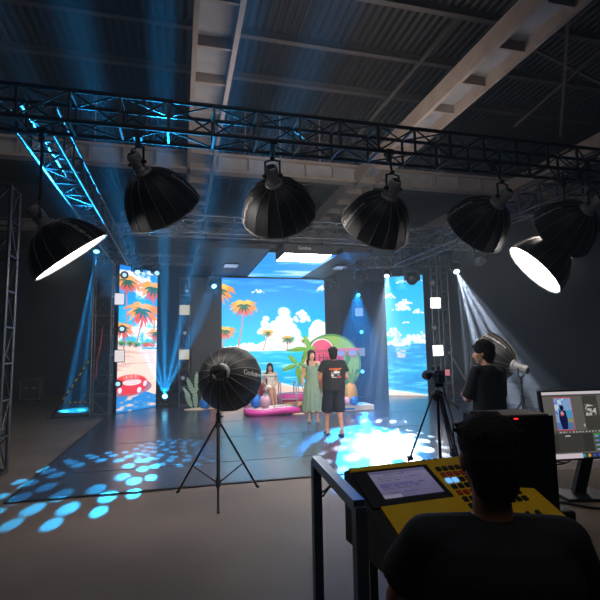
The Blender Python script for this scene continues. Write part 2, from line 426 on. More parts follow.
truss('lighting_truss', 'grey box truss above the front edge of the overhead panels', (-1.3, 10.75, 4.52), (8.1, 10.75, 4.52), .4, .4, .62, TRUSS, .026)
truss('lighting_truss', 'thin truss above the dark wall right of the big screen', (4.6, 12.6, 4.15), (8.3, 12.6, 4.35), .3, .3, .5, TRUSS, .022)
truss('lighting_truss', 'thin truss above the left wing screen with two blue lamps', (-2.1, 13.85, 4.32), (.4, 13.85, 4.32), .25, .25, .5, TRUSS, .02)
truss('tower_truss', 'aluminium ladder tower standing at the left edge of the picture', PZ(-14, 478)+Vector((0, 0, .02)), PZ(-14, 478)+Vector((0, 0, 4.0)), .36, .36, .5, TRUSS, .026, upv=(0, 1, 0), cat='tower')
truss('tower_truss', 'aluminium tower left of the left wing screen with taped outrigger', (-2.0, 13.45, .02), (-2.0, 13.45, 4.25), .46, .4, .55, TRUSS, .026, upv=(0, 1, 0), cat='tower')
truss('tower_truss', 'slim tower of lamps beside the dark panel left of the big screen', (.15, 15.0, .02), (.15, 15.0, 4.0), .3, .2, .55, TRUSS, .018, upv=(0, 1, 0), cat='tower')
truss('tower_truss', 'slim tower with blue lamps right of the big screen', (5.9, 15.0, .02), (5.9, 15.0, 4.0), .3, .2, .55, TRUSS_BLK, .018, upv=(0, 1, 0), cat='tower')
truss('tower_truss', 'tall tower standing right of the sailboat screen', (7.75, 12.75, .02), (7.75, 12.75, 4.5), .36, .36, .55, TRUSS, .024, upv=(0, 1, 0), cat='tower')

# outrigger legs of the towers
YEL = mat('yellow_hazard_tape', '#c7a92c', .5); 
def taped(q, a, b, r, n=9):
    a = Vector(a); b = Vector(b)
    for i in range(n):
        q.m(i % 2); q.tube(a+(b-a)*(i/n), a+(b-a)*((i+1)/n), r, n=8)
base = Vector((-2.22, 13.25, 0)); foot = Vector((-3.18, 13.5, .03))
o = thing('outrigger', 'outrigger leg wrapped in yellow and black tape by the left tower', 'brace', foot)
q = MB(); q.tube(foot, foot+(Vector((-2.24, 13.3, 1.55))-foot)*.25, .02); taped(q, foot+(Vector((-2.24, 13.3, 1.55))-foot)*.25, (-2.24, 13.3, 1.55), .024, 15); q.build('diagonal_tube', [BLKP, YEL], o, world=True)
q = MB(); taped(q, foot+(Vector((-2.24, 13.3, 1.55))-foot)*.25, (-2.24, 13.3, .4), .02, 11); q.build('cross_tube', [BLKP, YEL], o, world=True)
q = MB(); q.tube(foot, (-2.24, 13.3, .06), .02); q.box(foot+Vector((0, 0, -.015)), (.2, .14, .02)); q.build('base_tube', TRUSS, o, world=True)
p1 = Vector((7.95, 12.7, 1.5)); p2 = Vector((8.75, 12.9, .55)); p3 = Vector((8.95, 12.95, .05))
o = thing('outrigger', 'bare metal outrigger leg by the tower right of the sailboat screen', 'brace', (8.95, 12.95, .03))
q = MB(); q.tube(p1, p3, .028); q.ell(p1, .05, n=8, m=6); q.build('diagonal_tube', SILV, o, world=True)
q = MB(); q.tube(p2, (7.95, 12.7, .8), .022); q.tube(p3, (7.95, 12.7, .1), .022); q.box((8.95, 12.95, .03), (.2, .14, .02)); q.build('cross_tube', TRUSS, o, world=True)

single('strap', MB().path([(-1.98, 13.3, 2.3), (-2.02, 13.32, 1.9), (-2.1, 13.3, 1.45), (-2.12, 13.32, 1.0)], .022, n=6), mat('red_strap', '#b8303a', .6), 'red strap hanging inside the tower left of the left screen', 'strap', loc=(-2.1, 13.3, 1.0))
# ------------------------------------------------------------------ LED screens
LED = mat_attr('led_pixels', 1.15); LEDC = mat_attr('led_ceiling_pixels', 1.0)
ORG = ['#f5923a', '#f7b23c', '#e8683c', '#d84a4a', '#2f7d52', '#1f6a5a']
def sky(cv, h):
    cv.grad([(cv.Y.min(), '#0688f6'), (h*.55+cv.Y.min()*.45, '#00b4fc'), (h, '#34d8fc')])
# main picture, painted in pixel coordinates 222..324 x 277..404
cv = Canvas(222, 277, 324, 404, 272, 338); sky(cv, 352)
def bump(cx, cy, rx, ry): return np.clip(1.3-((cv.X-cx)/rx)**2-((cv.Y-cy)/ry)**2, 0, 1)
cv.cumulus(283, 350, 30, 12, 1, 70); cv.cumulus(282, 340, 16, 26, 2, 70); cv.cumulus(299, 322, 10, 12, 3, 34); cv.cumulus(266, 334, 9, 17, 4, 36); cv.cumulus(318, 344, 12, 24, 5, 46); cv.cumulus(306, 350, 14, 9, 12, 36); cv.cumulus(257, 292, 6, 3.5, 6, 16); cv.cumulus(321, 289, 5, 7, 7, 18); cv.cumulus(248, 351, 18, 6, 8, 30); cv.cumulus(229, 351, 8, 4, 9, 14)
cv.clouds(np.where(cv.Y < 292, 1, 0)*np.ones_like(cv.X), .6, 30, 5, 11, '#8cd0fa', '#8cd0fa', .25)
sea = (cv.Y > 352); cv.put(sea.astype(float), '#19c4ee')
g = np.clip((cv.Y-352)/34, 0, 1)
for k in range(3): cv.C[..., k] = np.where(sea, np.array([.10, .78, .93])[k]*(1-g)+np.array([.05, .66, .90])[k]*g, cv.C[..., k])
f = fbm(cv.X/22, cv.Y/2.2, 21); cv.put(np.where(sea, np.clip((f-.5)*4, 0, .75), 0), '#bdf3f8')
cv.put(np.clip(1.2-abs(cv.Y-352.2), 0, .9), '#fff3e2')
sand = np.clip((cv.Y-(384+(cv.X-250)*.11+2*np.sin(cv.X/9)))/1.2, 0, 1); cv.put(sand, '#f4cfc0'); cv.put(np.clip(1-abs(cv.Y-(384+(cv.X-250)*.11+2*np.sin(cv.X/9)))/1.4, 0, .8), '#ffffff')
cv.put(np.clip((cv.Y-397)/3, 0, 1)*.5, '#e8a8a0')
cv.palm(243, 305, 14.5, (237.5, 349), 1.2, 3); cv.palm(219, 289, 17, None, 1, 4, low='#f0903a'); cv.palm(225, 331, 11, (222, 352), 1, 6)
cv.palm(266, 333, 6.5, (261.5, 352), .8, 8, low='#3a8a70', mid='#f2b445', core='#2a7a64'); cv.palm(286, 340, 7.5, (284.5, 353), .8, 9, low='#2f8f94', mid='#4aa070', top='#f2b84a', core='#1f6f70'); cv.palm(302, 342, 4, (302, 353), .6, 10, low='#3a8a70'); cv.ell(293, 352.5, 9, 1.5, '#3a9560')
YB = 15.3
o = thing('led_screen', 'big centre LED screen showing palms, clouds and turquoise sea', 'LED screen', (3.06, YB, 0))
A, B, C_ = (1.32, YB, 4.07), (4.83, YB, 4.07), (1.32, YB, .02)
cv.screen('display', A, B, C_, LED, o, off=(3.06, YB, 0))
q = MB(); q.box((3.075, YB+.07, 2.045), (3.55, .12, 4.09)); q.build('cabinet', BLK, o, world=True)
# left wing
cv = Canvas(115, 262, 157, 414, 140, 500); cv.grad([(262, '#1680e8'), (300, '#18a8f2'), (345, '#3cc0ee'), (348, '#f3d8cc'), (395, '#f8e6dc'), (414, '#f0d8d0')])
cv.clouds(np.where(cv.Y < 346, 1., 0), .5, 14, 10, 31, soft=.1)
cv.put(np.clip((cv.Y-346)/1.2, 0, 1), '#f4dacd')
f = fbm(cv.X/14, cv.Y/1.6, 8); cv.put(np.where((cv.Y > 347) & (cv.Y < 372), np.clip((f-.5+(130-cv.X)/160)*4, 0, .55), 0), '#c98e8e')
for (x, y, s_, sd, bs) in ((152, 280, 20, 2, (153, 348)), (123, 277, 17, 12, (121, 346)), (119, 327, 14, 4, (121, 349)), (155, 331, 11, 5, (153, 347)), (140, 306, 21, 3, (133.5, 347))):
    cv.palm(x, y, s_, bs, 1.3, sd+40, tc='#c8707e', mid='#f58a35', low='#e4503a', top='#f6ad45', core='#23694e')
cv.put(np.where((cv.Y < 345), .0, 0), '#ffffff'); 
for x in (118, 127, 134, 143, 151): cv.palm(x, 342+(x % 3), 5, None, 1, x, mid='#38905a', low='#2c7a5a', top='#8aa83a', core='#1f6350')
cv.poly([(138, 347), (146, 342.5), (157, 346)], '#d8503c'); cv.poly([(140, 348), (157, 348), (157, 350), (140, 350)], '#3fa8dc'); cv.poly([(144, 345), (150, 343), (157, 345.5)], '#e86a50')
d = np.hypot((cv.X-128.5)/20, (cv.Y-387)/10.8); d2 = np.hypot((cv.X-130.5)/10.5, (cv.Y-384.6)/3.6)
cv.put(np.where(cv.Y > 398+2*np.sin(cv.X/4), 1., 0), '#2488d8'); f = fbm(cv.X/8, cv.Y/3, 77); cv.put(np.where(cv.Y > 397, np.clip((f-.52)*6, 0, .9), 0), '#f0cdc0')
cv.put(np.where((np.hypot((cv.X-126)/26, (cv.Y-390)/9) < 1), .8, 0), '#8a6488')
cv.put(np.clip((1-d)*10, 0, 1), '#e4303e'); cv.put(np.where((d < 1) & (cv.Y < 381), .6, 0), '#f0635a'); cv.put(np.clip((1-d2)*10, 0, 1), '#ead8dc'); cv.put(np.clip((1-d2)*10, 0, 1)*np.clip((383-cv.Y)/3, 0, 1), '#b05868')
for (x, y, a) in ():
    cv.put(np.where((d < 1) & (d2 > 1) & (abs((cv.X-x)*math.cos(R(a))+(cv.Y-y)*math.sin(R(a))) < 2.0) & (np.hypot(cv.X-x, cv.Y-y) < 7), 1., 0), '#dfe2f4')
cv.ell(138, 393.3, 2.3, 3.0, '#dfe2f4', 20); cv.ell(144.3, 387, 2.1, 3.2, '#dfe2f4', 15); cv.ell(118, 392, 2, 3, '#dfe2f4')
for k in range(7): cv.ell(122+k*2.4, 378.4+abs(k-4)*.3, .8, 2.2, '#f0b0a8' if k % 2 else '#ee7a70')
P0 = Vector((-1.66, 13.9, 0)); P1 = Vector((-.69, 15.22, 0)); zt = 4.16
o = thing('led_screen', 'left wing LED screen showing orange palms and a red lifebuoy on sand', 'LED screen', P0)
cv.screen('display', P0+UP*zt, P1+UP*zt, P0+UP*.02, LED, o, off=P0)
def slab(P0, P1, z0, z1, th, shift=.006):
    d = (P1-P0).normalized(); n = Vector((-d.y, d.x, 0)); m_ = (P0+P1)/2+n*(th/2+shift)
    q = MB(); q.box((m_.x, m_.y, (z0+z1)/2), ((P1-P0).length+.03, th, z1-z0), Matrix((d, n, UP)).transposed()); return q
slab(P0, P1, .0, zt+.02, .1).build('cabinet', BLK, o, world=True)
# right wing
cv = Canvas(386, 272, 430, 397, 132, 375); cv.grad([(272, '#12b4f6'), (320, '#16c2f6'), (344, '#58d4f6'), (344.5, '#1fa2e6'), (375, '#12b0ee'), (397, '#1a9fe0')])
def bump(cx, cy, rx, ry): return np.clip(1.3-((cv.X-cx)/rx)**2-((cv.Y-cy)/ry)**2, 0, 1)
for k, (x, y, w_, h_) in enumerate(((391, 295, 7, 7), (404, 308, 11, 8), (410, 302, 7, 6), (423, 312, 6, 5), (408, 279, 8, 3), (424, 278, 5, 5), (409, 322, 4, 2), (394, 335, 9, 9), (416, 343, 15, 9), (400, 344, 14, 5), (426, 338, 6, 8))): cv.cumulus(x, y, w_, h_, 60+k, 26)
cv.clouds(np.where(cv.Y < 300, 1., 0), .58, 14, 10, 60, '#7fdcfb', '#7fdcfb', .2)
sea = cv.Y > 344; f = fbm(cv.X/12, cv.Y/1.8, 91); cv.put(np.where(sea, np.clip((f-.5)*3, 0, .6), 0), '#0d7fd2'); cv.put(np.where(sea, np.clip((.42-f)*4, 0, .6), 0), '#8ae6fa')
cv.put(np.where(sea & (abs(cv.X-402) < 7-(cv.Y-344)*.2) & (cv.Y < 358), np.clip((f-.36)*5, 0, .8), 0), '#f0d6d0')
cv.poly([(399, 344), (398, 326), (392.5, 343)], '#cfeaf2'); cv.poly([(399.5, 343), (398.6, 330), (405, 343)], '#a8d8e8'); cv.poly([(392, 343.5), (406, 343.5), (404, 346), (394, 346)], '#f4efe8'); cv.stroke([(398.3, 325), (399, 344)], .5, .5, '#8aa8b0')
cv.put(np.clip((cv.Y-(391+ (cv.X-386)*.12))/1, 0, 1), '#ecdccc'); cv.put(np.clip(1-abs(cv.Y-(391+(cv.X-386)*.12))/1.2, 0, 1), '#f8f8f4')
P0 = Vector((7.2, 15.5, 0)); P1 = Vector((8.33, 14.78, 0)); zt = 4.25
o = thing('led_screen', 'right wing LED screen showing a sailboat on bright blue sea', 'LED screen', P0)
cv.screen('display', P0+UP*zt, P1+UP*zt, P0+UP*.02, LED, o, off=P0)
slab(P0, P1, 0, zt+.02, .1).build('cabinet', BLK, o, world=True)
# dark panels beside the big screen, and the unlit strip by the right wing
PANEL = mat('dark_led_panel', '#141923', .5, .1, .08, 2)
def darkpanel(x0, x1, y, z1, label):
    o = thing('dark_led_wall', label, 'panel', ((x0+x1)/2, y, 0)); q = MB(); q.box(((x0+x1)/2, y+.06, z1/2), (x1-x0, .1, z1)); q.build('cabinet', BLK, o, world=True)
    q = MB(); n = max(1, round((x1-x0)/.5)); w_ = (x1-x0)/n
    for i in range(n):
        for j in range(8): q.box((x0+w_*(i+.5), y+.004, (j+.5)*z1/8), (w_-.008, .01, z1/8-.008))
    q.build('tile', PANEL, o, world=True)
darkpanel(.36, 1.3, 15.29, 4.05, 'unlit dark LED panel left of the big beach screen')
darkpanel(4.86, 7.1, 15.29, 4.05, 'unlit dark LED panel right of the big beach screen')
# overhead LED panels
ZC = 4.12
cv = Canvas(0, 0, 1.9, 3.9, 120, 240)                        # x across, y from the back to the front (metres)
cv.grad([(0, '#10aafa'), (1.2, '#0494f8'), (3.9, '#048af4')]); cv.clouds(np.ones_like(cv.X), .5, 1.6, .55, 15, '#bfe4fb', '#8fd0f8', .16)
o = thing('hanging_led_screen', 'overhead LED screen showing blue sky above the big screen', 'LED screen', (3.05, 13.4, ZC))
cv.screen('display', (2.16, 15.27, ZC), (4.0, 15.27, ZC), (2.16, 11.45, ZC), LEDC, o, off=(3.05, 13.4, ZC))
q = MB(); q.box((3.08, 13.36, ZC+.06), (1.84, 3.82, .1)); q.build('cabinet', BLK, o, world=True)
for x in (2.4, 3.76):
    q = MB(); q.tube((x, 11.7, ZC+.1), (x, 10.95, ZC+.55), .018); q.build('hanger', TRUSS, o, world=True)
def overhead(x0, x1, y0, y1, label):
    o = thing('hanging_dark_led_wall', label, 'panel', ((x0+x1)/2, (y0+y1)/2, ZC)); q = MB(); q.box(((x0+x1)/2, (y0+y1)/2, ZC+.07), (x1-x0, y1-y0, .1)); q.build('cabinet', BLK, o, world=True)
    q = MB(); n = max(1, round((x1-x0)/.5)); k = round((y1-y0)/.5); w_ = (x1-x0)/n; h_ = (y1-y0)/k
    for i in range(n):
        for j in range(k): q.box((x0+w_*(i+.5), y0+h_*(j+.5), ZC+.012), (w_-.01, h_-.01, .012))
    q.build('tile', PANEL, o, world=True)
overhead(.36, 2.14, 11.1, 15.25, 'unlit overhead panel left of the overhead sky screen')
overhead(4.02, 4.85, 11.1, 15.25, 'unlit overhead panel right of the overhead sky screen')
# ------------------------------------------------------------------ softboxes
NR = 16
GAP = mat('lamp_light_leak', '#ffffff', .5, 0, .02, emit='#ffe9d0', est=2.2)
def canopy_r(t, Rm, r0): return r0+(Rm-r0)*(.45*max(t, 0)**.5+.55*(1-(1-t)**2)**.55)
def softbox(label, apex, mouth, Rm=.45, dif=DIFF, text=None, text_dir=(0, 0, 1), hang=None, group='softboxes hanging from the truss', head='silver', twist=0.0):
    apex = Vector(apex); mouth = Vector(mouth); L = (mouth-apex).length; ax = (mouth-apex).normalized()
    td = Vector(text_dir); B = basis(ax, td)                      # local X points to the lettered panel
    o = thing('softbox', label, 'studio light', apex, B, group)
    r0 = .085; n = NR*4; rings = []; inner = []
    for i in range(15):
        t = (i/14)**1.5; q = []; q2 = []
        for j in range(n):
            a = 2*PI*j/n+PI/NR; ph = ((j % 4)/4)
            sc = 1-.028*math.sin(PI*ph)*min(1, t*3)                # cloth drawn taut between the rods
            r = canopy_r(t, Rm, r0)*sc; q.append(Vector((r*math.cos(a), r*math.sin(a), L*t))); r -= .007
            q2.append(Vector((r*math.cos(a), r*math.sin(a), L*t)))
        rings.append(q); inner.append(q2)
    m = MB(); m.m(0).rings(rings, cap=False); m.m(1).rings(inner[::-1], cap=False); m.m(0).rings([rings[-1], inner[-1]], cap=False)
    can = m.build('canopy', [CLOTHB, CLOTHIN], o)
    for k in range(NR):
        a = 2*PI*k/NR+PI/NR; q = MB()
        q.path([Vector(((canopy_r((t/12)**1.5, Rm, r0)+.003)*math.cos(a), (canopy_r((t/12)**1.5, Rm, r0)+.003)*math.sin(a), L*(t/12)**1.5)) for t in range(13)], .0042, n=5); q.build('rib', RIBM, can)
    q = MB(); q.path([Vector(((Rm+.002)*math.cos(2*PI*k/NR+PI/NR), (Rm+.002)*math.sin(2*PI*k/NR+PI/NR), L)) for k in range(NR)], .008, n=6, closed=True); q.build('rim', RIBM, o)
    q = MB(); q.lathe([(.001, L-.035), (Rm*.955, L-.012)], n=NR*2, cap=False, smooth=False); q.build('diffuser', dif, o)
    q = MB(); q.lathe([(.06, -.03), (.1, -.03), (.105, 0), (.105, .03), (.09, .035)], n=24); q.build('speed_ring', GREYM, o)
    q = MB(); q.lathe([(.104, .031), (.098, .045), (.09, .034)], n=24, cap=False); q.build('light_gap', GAP, o)
    if text:
        q = MB(); flip = -1 if ax.dot(RIGHT) < 0 else 1
        tt = np.linspace(0, 1, 200)**1.5; rr_ = np.array([canopy_r(x, Rm, r0) for x in tt]); al = np.concatenate([[0], np.cumsum(np.hypot(np.diff(rr_), np.diff(tt*L)))])
        for body, sz, zc in text:
            vs, fs = text_mesh(body, sz, .001); out = []
            for v in vs:
                t = float(np.interp(al[-1]*(zc if flip > 0 else 1.36-zc)+flip*v.x, al, tt)); z = L*t; r = canopy_r(t, Rm, r0)*.985+.004+v.z; a = -flip*v.y/max(r, .1)
                out.append(Vector((r*math.cos(a), r*math.sin(a), z)))
            q.add(out, fs)
        q.build('lettering', WHITEM, can)
    hm = GREYM if head == 'silver' else BLKP
    q = MB(); q.lathe([(.001, -.235), (.06, -.235), (.068, -.222), (.068, -.05), (.078, -.045), (.078, -.03), (.06, -.03)], n=20)
    for k in range(5): q.lathe([(.0705, -.205+k*.025), (.074, -.203+k*.025), (.074, -.194+k*.025), (.0705, -.192+k*.025)], n=20, cap=False)
    hd = q.build('lamp_head', hm, o)
    q = MB(); q.box((0, 0, -.24), (.085, .06, .012), bev=.004); q.build('control_panel', BLKP, hd)
    if hang is not None:
        # yoke from the head up to the clamp on the truss
        up = B.inverted() @ UP; s = ax.cross(UP).normalized() if abs(ax.z) < .98 else Vector((1, 0, 0)); sl = B.inverted() @ s
        c = Vector((0, 0, -.12)); q = MB(); top = c+up*.2
        for k in (-1, 1): q.bar(c+sl*k*.085, c+sl*k*.085+up*.17, .022, .012); q.bar(c+sl*k*.085+up*.165, c+up*.185, .02, .012); q.tube(c+sl*k*.07, c+sl*k*.115, .02, n=8)
        q.build('yoke', BLK, o)
        hp = B.inverted() @ (Vector(hang)-apex); vert = B.inverted() @ (Vector((apex+B @ top).to_3d())*0+Vector((0, 0, 1)))
        tw = apex+B @ top; hw = Vector((tw.x, tw.y, hang)) if not hasattr(hang, '__len__') else Vector(hang)
        q = MB(); q.tube(top-up*.02, B.inverted() @ (hw-apex), .014, n=8); q.ell(top, .03, n=8, m=6); q.build('hanging_pole', BLK, o)
        q = MB(); h0 = B.inverted() @ (hw-apex); q.box(h0, (.09, .09, .07), B.inverted()); q.box(h0-up*.07, (.05, .05, .1), B.inverted()); q.build('clamp', BLK, o)
    return o
def sb_points(apx, d0, mpx, L, away):                             # apex pixel at depth d0; mouth centre lies along the line of sight through mpx, L from the apex
    A = PD(apx[0], apx[1], d0); O = Vector((0, 0, CAMH)); r = (PD(mpx[0], mpx[1], 1.0)-O).normalized()
    t0 = (A-O).dot(r); h2 = (A-(O+r*t0)).length_squared; L = math.sqrt(h2)*-L if L < 0 else L; s = math.sqrt(max(L*L-h2, 0)); return A, O+r*(t0+(s if away else -s))
TXT = [('Godox', .09, .56), ('QR-P90', .05, .85)]
def scr(dx, dy): return RIGHT*dx-UP*dy                             # direction on screen
def place(label, apx, d0, mpx, L, away, Rm=.45, td=(0, -1), hang=None, **k):
    A, Mc = sb_points(apx, d0, mpx, L, away)
    tdv = scr(*td) if len(td) == 2 else scr(td[0], td[1])-FWD*td[2]
    hg = None
    if hang is not None: hg = hang
    return softbox(label, A, Mc, Rm, text=TXT, text_dir=tdv, hang=hg, **k)
def hang_at(apx, d0, dx=0, y=5.17, z=4.0):
    A = PD(apx[0], apx[1], d0); return Vector((A.x+dx, A.y, z))
def hsoft(label, apx, d0, mpx, L, away, hx=None, hz=4.0, **k):
    A, Mc = sb_points(apx, d0, mpx, L, away); ax = (Mc-A).normalized(); c = A-ax*.12
    return place(label, apx, d0, mpx, L, away, hang=(c.x, min(max(c.y, 5.03), 5.31), hz), **k)
hsoft('leftmost hanging softbox, seen side-on with its glowing edge facing right', (47, 226), 4.85, (72, 257), -1.004, False, Rm=.44, td=(1, -.9, 1.2), dif=DIFFHOT)
hsoft('dark hanging softbox second from the left, facing away', (143, 173), 5.0, (165, 211), .5, True, Rm=.44, td=(.9, -.5, .4))
hsoft('hanging softbox third from the left, its lamp head straight above it', (274, 184), 5.25, (279, 213), .44, True, Rm=.46, td=(-1, .2, .3))
hsoft('hanging softbox fourth from the left, with lettering on its left side', (389, 197), 5.5, (375, 227), .46, True, td=(-1, -.1, .6))
hsoft('dark hanging softbox right of the centre, beneath the truss, third from the right', (497, 204), 5.8, (475, 229), .46, True, Rm=.43, td=(-.9, -.6, .5))
hsoft('dark hanging softbox by the right picture edge, second from the right', (587, 210), 6.1, (562, 232), .47, True, Rm=.45, td=(-.9, -.6, .5))
hsoft('hanging softbox on the right with its bright white face turned to us', (561, 246), 6.5, (534, 270), -1.04, False, Rm=.455, td=(-.3, -1, .3), dif=DIFFHOT)

# the two on floor stands
def light_stand(label, foot, top, spread=.5, a0=0.0, hk=.75):
    foot = Vector(foot); o = thing('light_stand', label, 'light stand', foot)
    q = MB(); q.tube(foot+UP*.1, foot+UP*hk*1.1, .019); q.tube(foot+UP*hk*1.1, Vector(top)-UP*.02, .015); q.build('column', BLK, o, world=True)
    for z in (hk*1.1, hk*1.1+.45):
        q = MB(); q.tube(foot+UP*(z-.03), foot+UP*(z+.04), .027); q.tube(foot+UP*z+RIGHT*.02, foot+UP*z+RIGHT*.06, .009); q.build('collar', BLKP, o, world=True)
    q = MB(); q.tube(foot+UP*(hk-.04), foot+UP*(hk+.04), .03); q.build('leg_collar', BLKP, o, world=True)
    q = MB(); q.tube(foot+UP*.12, foot+UP*.2, .028); q.build('brace_collar', BLKP, o, world=True)
    for k in range(3):
        a = a0+2*PI*k/3; d = Vector((math.cos(a), math.sin(a), 0)); q = MB(); q.tube(foot+UP*hk+d*.025, foot+d*spread+UP*.025, .0125); lg = q.build('leg', BLK, o, world=True)
        q = MB(); q.tube(foot+UP*hk+d*.025+(d*(spread-.025)+UP*(.025-hk))*.62, foot+UP*.16+d*.02, .0085); q.build('brace', BLK, o, world=True)
        q = MB(); q.cap(foot+d*(spread-.01)+UP*.03, foot+d*(spread+.015)+UP*.015, .0155); b = q.build('rubber_foot', BLKP, lg, off=foot)
    return o
def stand_box(label, apx, d0, mpx, L, away, foot=None, Rm=.45, td=(1, 0), group=None, slabel='', spread=.5, a0=0, head='black', hk=.75, dif=DIFF):
    A, Mc = sb_points(apx, d0, mpx, L, away); ax = (Mc-A).normalized(); c = A-ax*.12
    o = softbox(label, A, Mc, Rm, dif=dif, text=TXT, text_dir=scr(td[0], td[1])-FWD*td[2], hang=None, group=group, head=head)
    B = o.rotation_quaternion.to_matrix(); up = B.inverted() @ UP; sl = B.inverted() @ ax.cross(UP).normalized(); cl = Vector((0, 0, -.12)); q = MB()
    for k in (-1, 1): q.bar(cl+sl*k*.085, cl+sl*k*.085-up*.13, .024, .012); q.bar(cl+sl*k*.085-up*.125, cl-up*.15, .024, .014)
    q.tube(cl-up*.14, cl-up*.24, .02); q.build('yoke', BLK, o)
    f = Vector((c.x, c.y, .013)); light_stand(slabel, f, c-UP*.215, spread, a0, hk)
    return o
A8, M8 = sb_points((220, 372), 5.35, (231, 379), .42, True)
stand_box('softbox on the floor stand in the foreground, seen from behind', (221, 372), 5.5, (229.5, 378.5), .43, True, Rm=.40, td=(1, -.12, .35), slabel='black tripod light stand on the stage mat carrying the foreground softbox', spread=.52, a0=YAW*-1+R(-80), hk=.8)
stand_box('softbox behind the standing crew member, turned towards the stage', (513, 366), 7.4, (486, 358), .46, True, Rm=.43, td=(.2, -.6, .8), slabel='black light stand behind the standing crew member at right', head='silver', a0=.4)

# ------------------------------------------------------------------ moving heads and other lamps of the set
def emis(name, c, s): return mat(name, '#2a2d33', .3, 0, .02, emit=c, est=s)
LENSB = emis('lens_blue', '#6fd0ff', 6); LENSW = emis('lens_white', '#e6ecff', 8); LENSO = mat('lens_glass_dark', '#20242c', .12, .1, .02); LENSD = emis('lens_soft_blue', '#a8deff', 1.15); LENST = emis('lens_turquoise', '#35aaff', 6)
def moving_head(label, pos, aim, lens, s=1.0, group='moving head lamps on the rig', up=False):
    pos = Vector(pos); o = thing('moving_spotlight', label, 'stage light', pos, group=group)
    k = 1 if up else -1
    q = MB(); q.box((0, 0, -k*.2*s), (.26*s, .22*s, .1*s), bev=.02*s); q.build('base', BLKP, o)
    if not up:
        q = MB(); q.box((0, 0, .28*s), (.05*s, .05*s, .1*s)); q.box((0, 0, .35*s), (.07*s, .09*s, .07*s), bev=.015*s); q.build('clamp', BLK, o)
        best = None
        for (a, b) in RIGS:
            t = min(max((pos-a).dot(b-a)/(b-a).length_squared, 0), 1); w_ = a+(b-a)*t; dd = (w_-pos).length
            if best is None or dd < best[0]: best = (dd, w_)
        w_ = best[1]-pos; w_.z -= .2; e = Vector((0, 0, max(w_.z, .5*s))); q = MB(); q.tube((0, 0, .36*s), e, .02)
        if (w_-e).length > .05: q.tube(e, w_+Vector((0, 0, .05)), .02)
        q.build('hanging_arm', BLK, o)
    for x in (-1, 1):
        q = MB(); q.box((x*.15*s, 0, -k*.06*s), (.04*s, .1*s, .24*s), bev=.012*s); q.build('yoke_arm', BLKP, o)
    d = (Vector(aim)-pos).normalized(); B = basis(d); q = MB()
    q.lathe([(.06*s, -.16*s), (.1*s, -.13*s), (.12*s, -.02*s), (.12*s, .1*s), (.105*s, .17*s), (.1*s, .172*s), (.09*s, .15*s), (.001, .15*s)], B.to_4x4(), n=20)
    h = q.build('head', BLKP, o)
    q = MB(); q.lathe([(.001, .174*s), (.04*s, .172*s), (.075*s, .158*s)], B.to_4x4(), n=20, cap=False); q.build('lens', lens, h)
    return o, pos+d*.2*s
def spot(name, pos, aim, power, color, angle, blend=.25, radius=.03, gobo=None):
    l = bpy.data.lights.new(name, 'SPOT'); l.energy = power; l.color = lin(color); l.spot_size = R(angle); l.spot_blend = blend; l.shadow_soft_size = radius
    o = bpy.data.objects.new(name, l); COL.objects.link(o); o.location = pos
    d = (Vector(aim)-Vector(pos)).normalized(); o.rotation_mode = 'QUATERNION'; o.rotation_quaternion = basis(-d, UP.cross(d) if abs(d.z) < .99 else Vector((1, 0, 0))).to_quaternion()
    if gobo:
        l.use_nodes = True; nt = l.node_tree; em = nt.nodes['Emission']
        tc = nt.nodes.new('ShaderNodeTexCoord'); sp = nt.nodes.new('ShaderNodeSeparateXYZ'); nt.links.new(tc.outputs['Normal'], sp.inputs[0])
        def mth(op, a, b=None, c=None, clamp=False):
            n = nt.nodes.new('ShaderNodeMath'); n.operation = op; n.use_clamp = clamp
            for i, x in enumerate((a, b, c)):
                if x is None: continue
                if isinstance(x, (int, float)): n.inputs[i].default_value = x
                else: nt.links.new(x, n.inputs[i])
            return n.outputs[0]
        tn = math.tan(R(angle)/2); az = mth('ABSOLUTE', sp.outputs['Z'])
        u = mth('DIVIDE', mth('DIVIDE', sp.outputs['X'], az), tn); v = mth('DIVIDE', mth('DIVIDE', sp.outputs['Y'], az), tn)
        r = mth('SQRT', mth('ADD', mth('MULTIPLY', u, u), mth('MULTIPLY', v, v))); th = mth('ARCTAN2', v, u)
        tot = None
        if gobo[0] == 'dots':
            for rad, N, ph, w in gobo[1]:
                f = mth('FRACT', mth('ADD', mth('MULTIPLY', th, N/(2*PI)), ph)); a = mth('MULTIPLY', mth('SUBTRACT', f, .5), 2*PI*rad/N); b = mth('SUBTRACT', r, rad)
                dd = mth('SQRT', mth('ADD', mth('MULTIPLY', a, a), mth('MULTIPLY', b, b)))
                k = mth('MULTIPLY', mth('SUBTRACT', w, dd), 1/(w*.35), clamp=True); tot = k if tot is None else mth('MAXIMUM', tot, k)
        else:                                                         # fan of narrow slits
            N = gobo[1]; f = mth('FRACT', mth('ADD', mth('MULTIPLY', u, N/2), .5)); k = mth('ABSOLUTE', mth('SUBTRACT', f, .5)); tot = mth('MULTIPLY', mth('SUBTRACT', gobo[2]*.5, k), 1/(gobo[2]*.3), clamp=True)
            tot = mth('MULTIPLY', tot, mth('MULTIPLY', mth('SUBTRACT', .34, mth('ABSOLUTE', v)), 6.0, clamp=True))
        tot = mth('ADD', mth('MULTIPLY', tot, 1.0), gobo[3] if len(gobo) > 3 else .0)
        nt.links.new(tot, em.inputs['Strength'])
    return o
CY = '#20b0ff'; CYB = '#0a86ff'
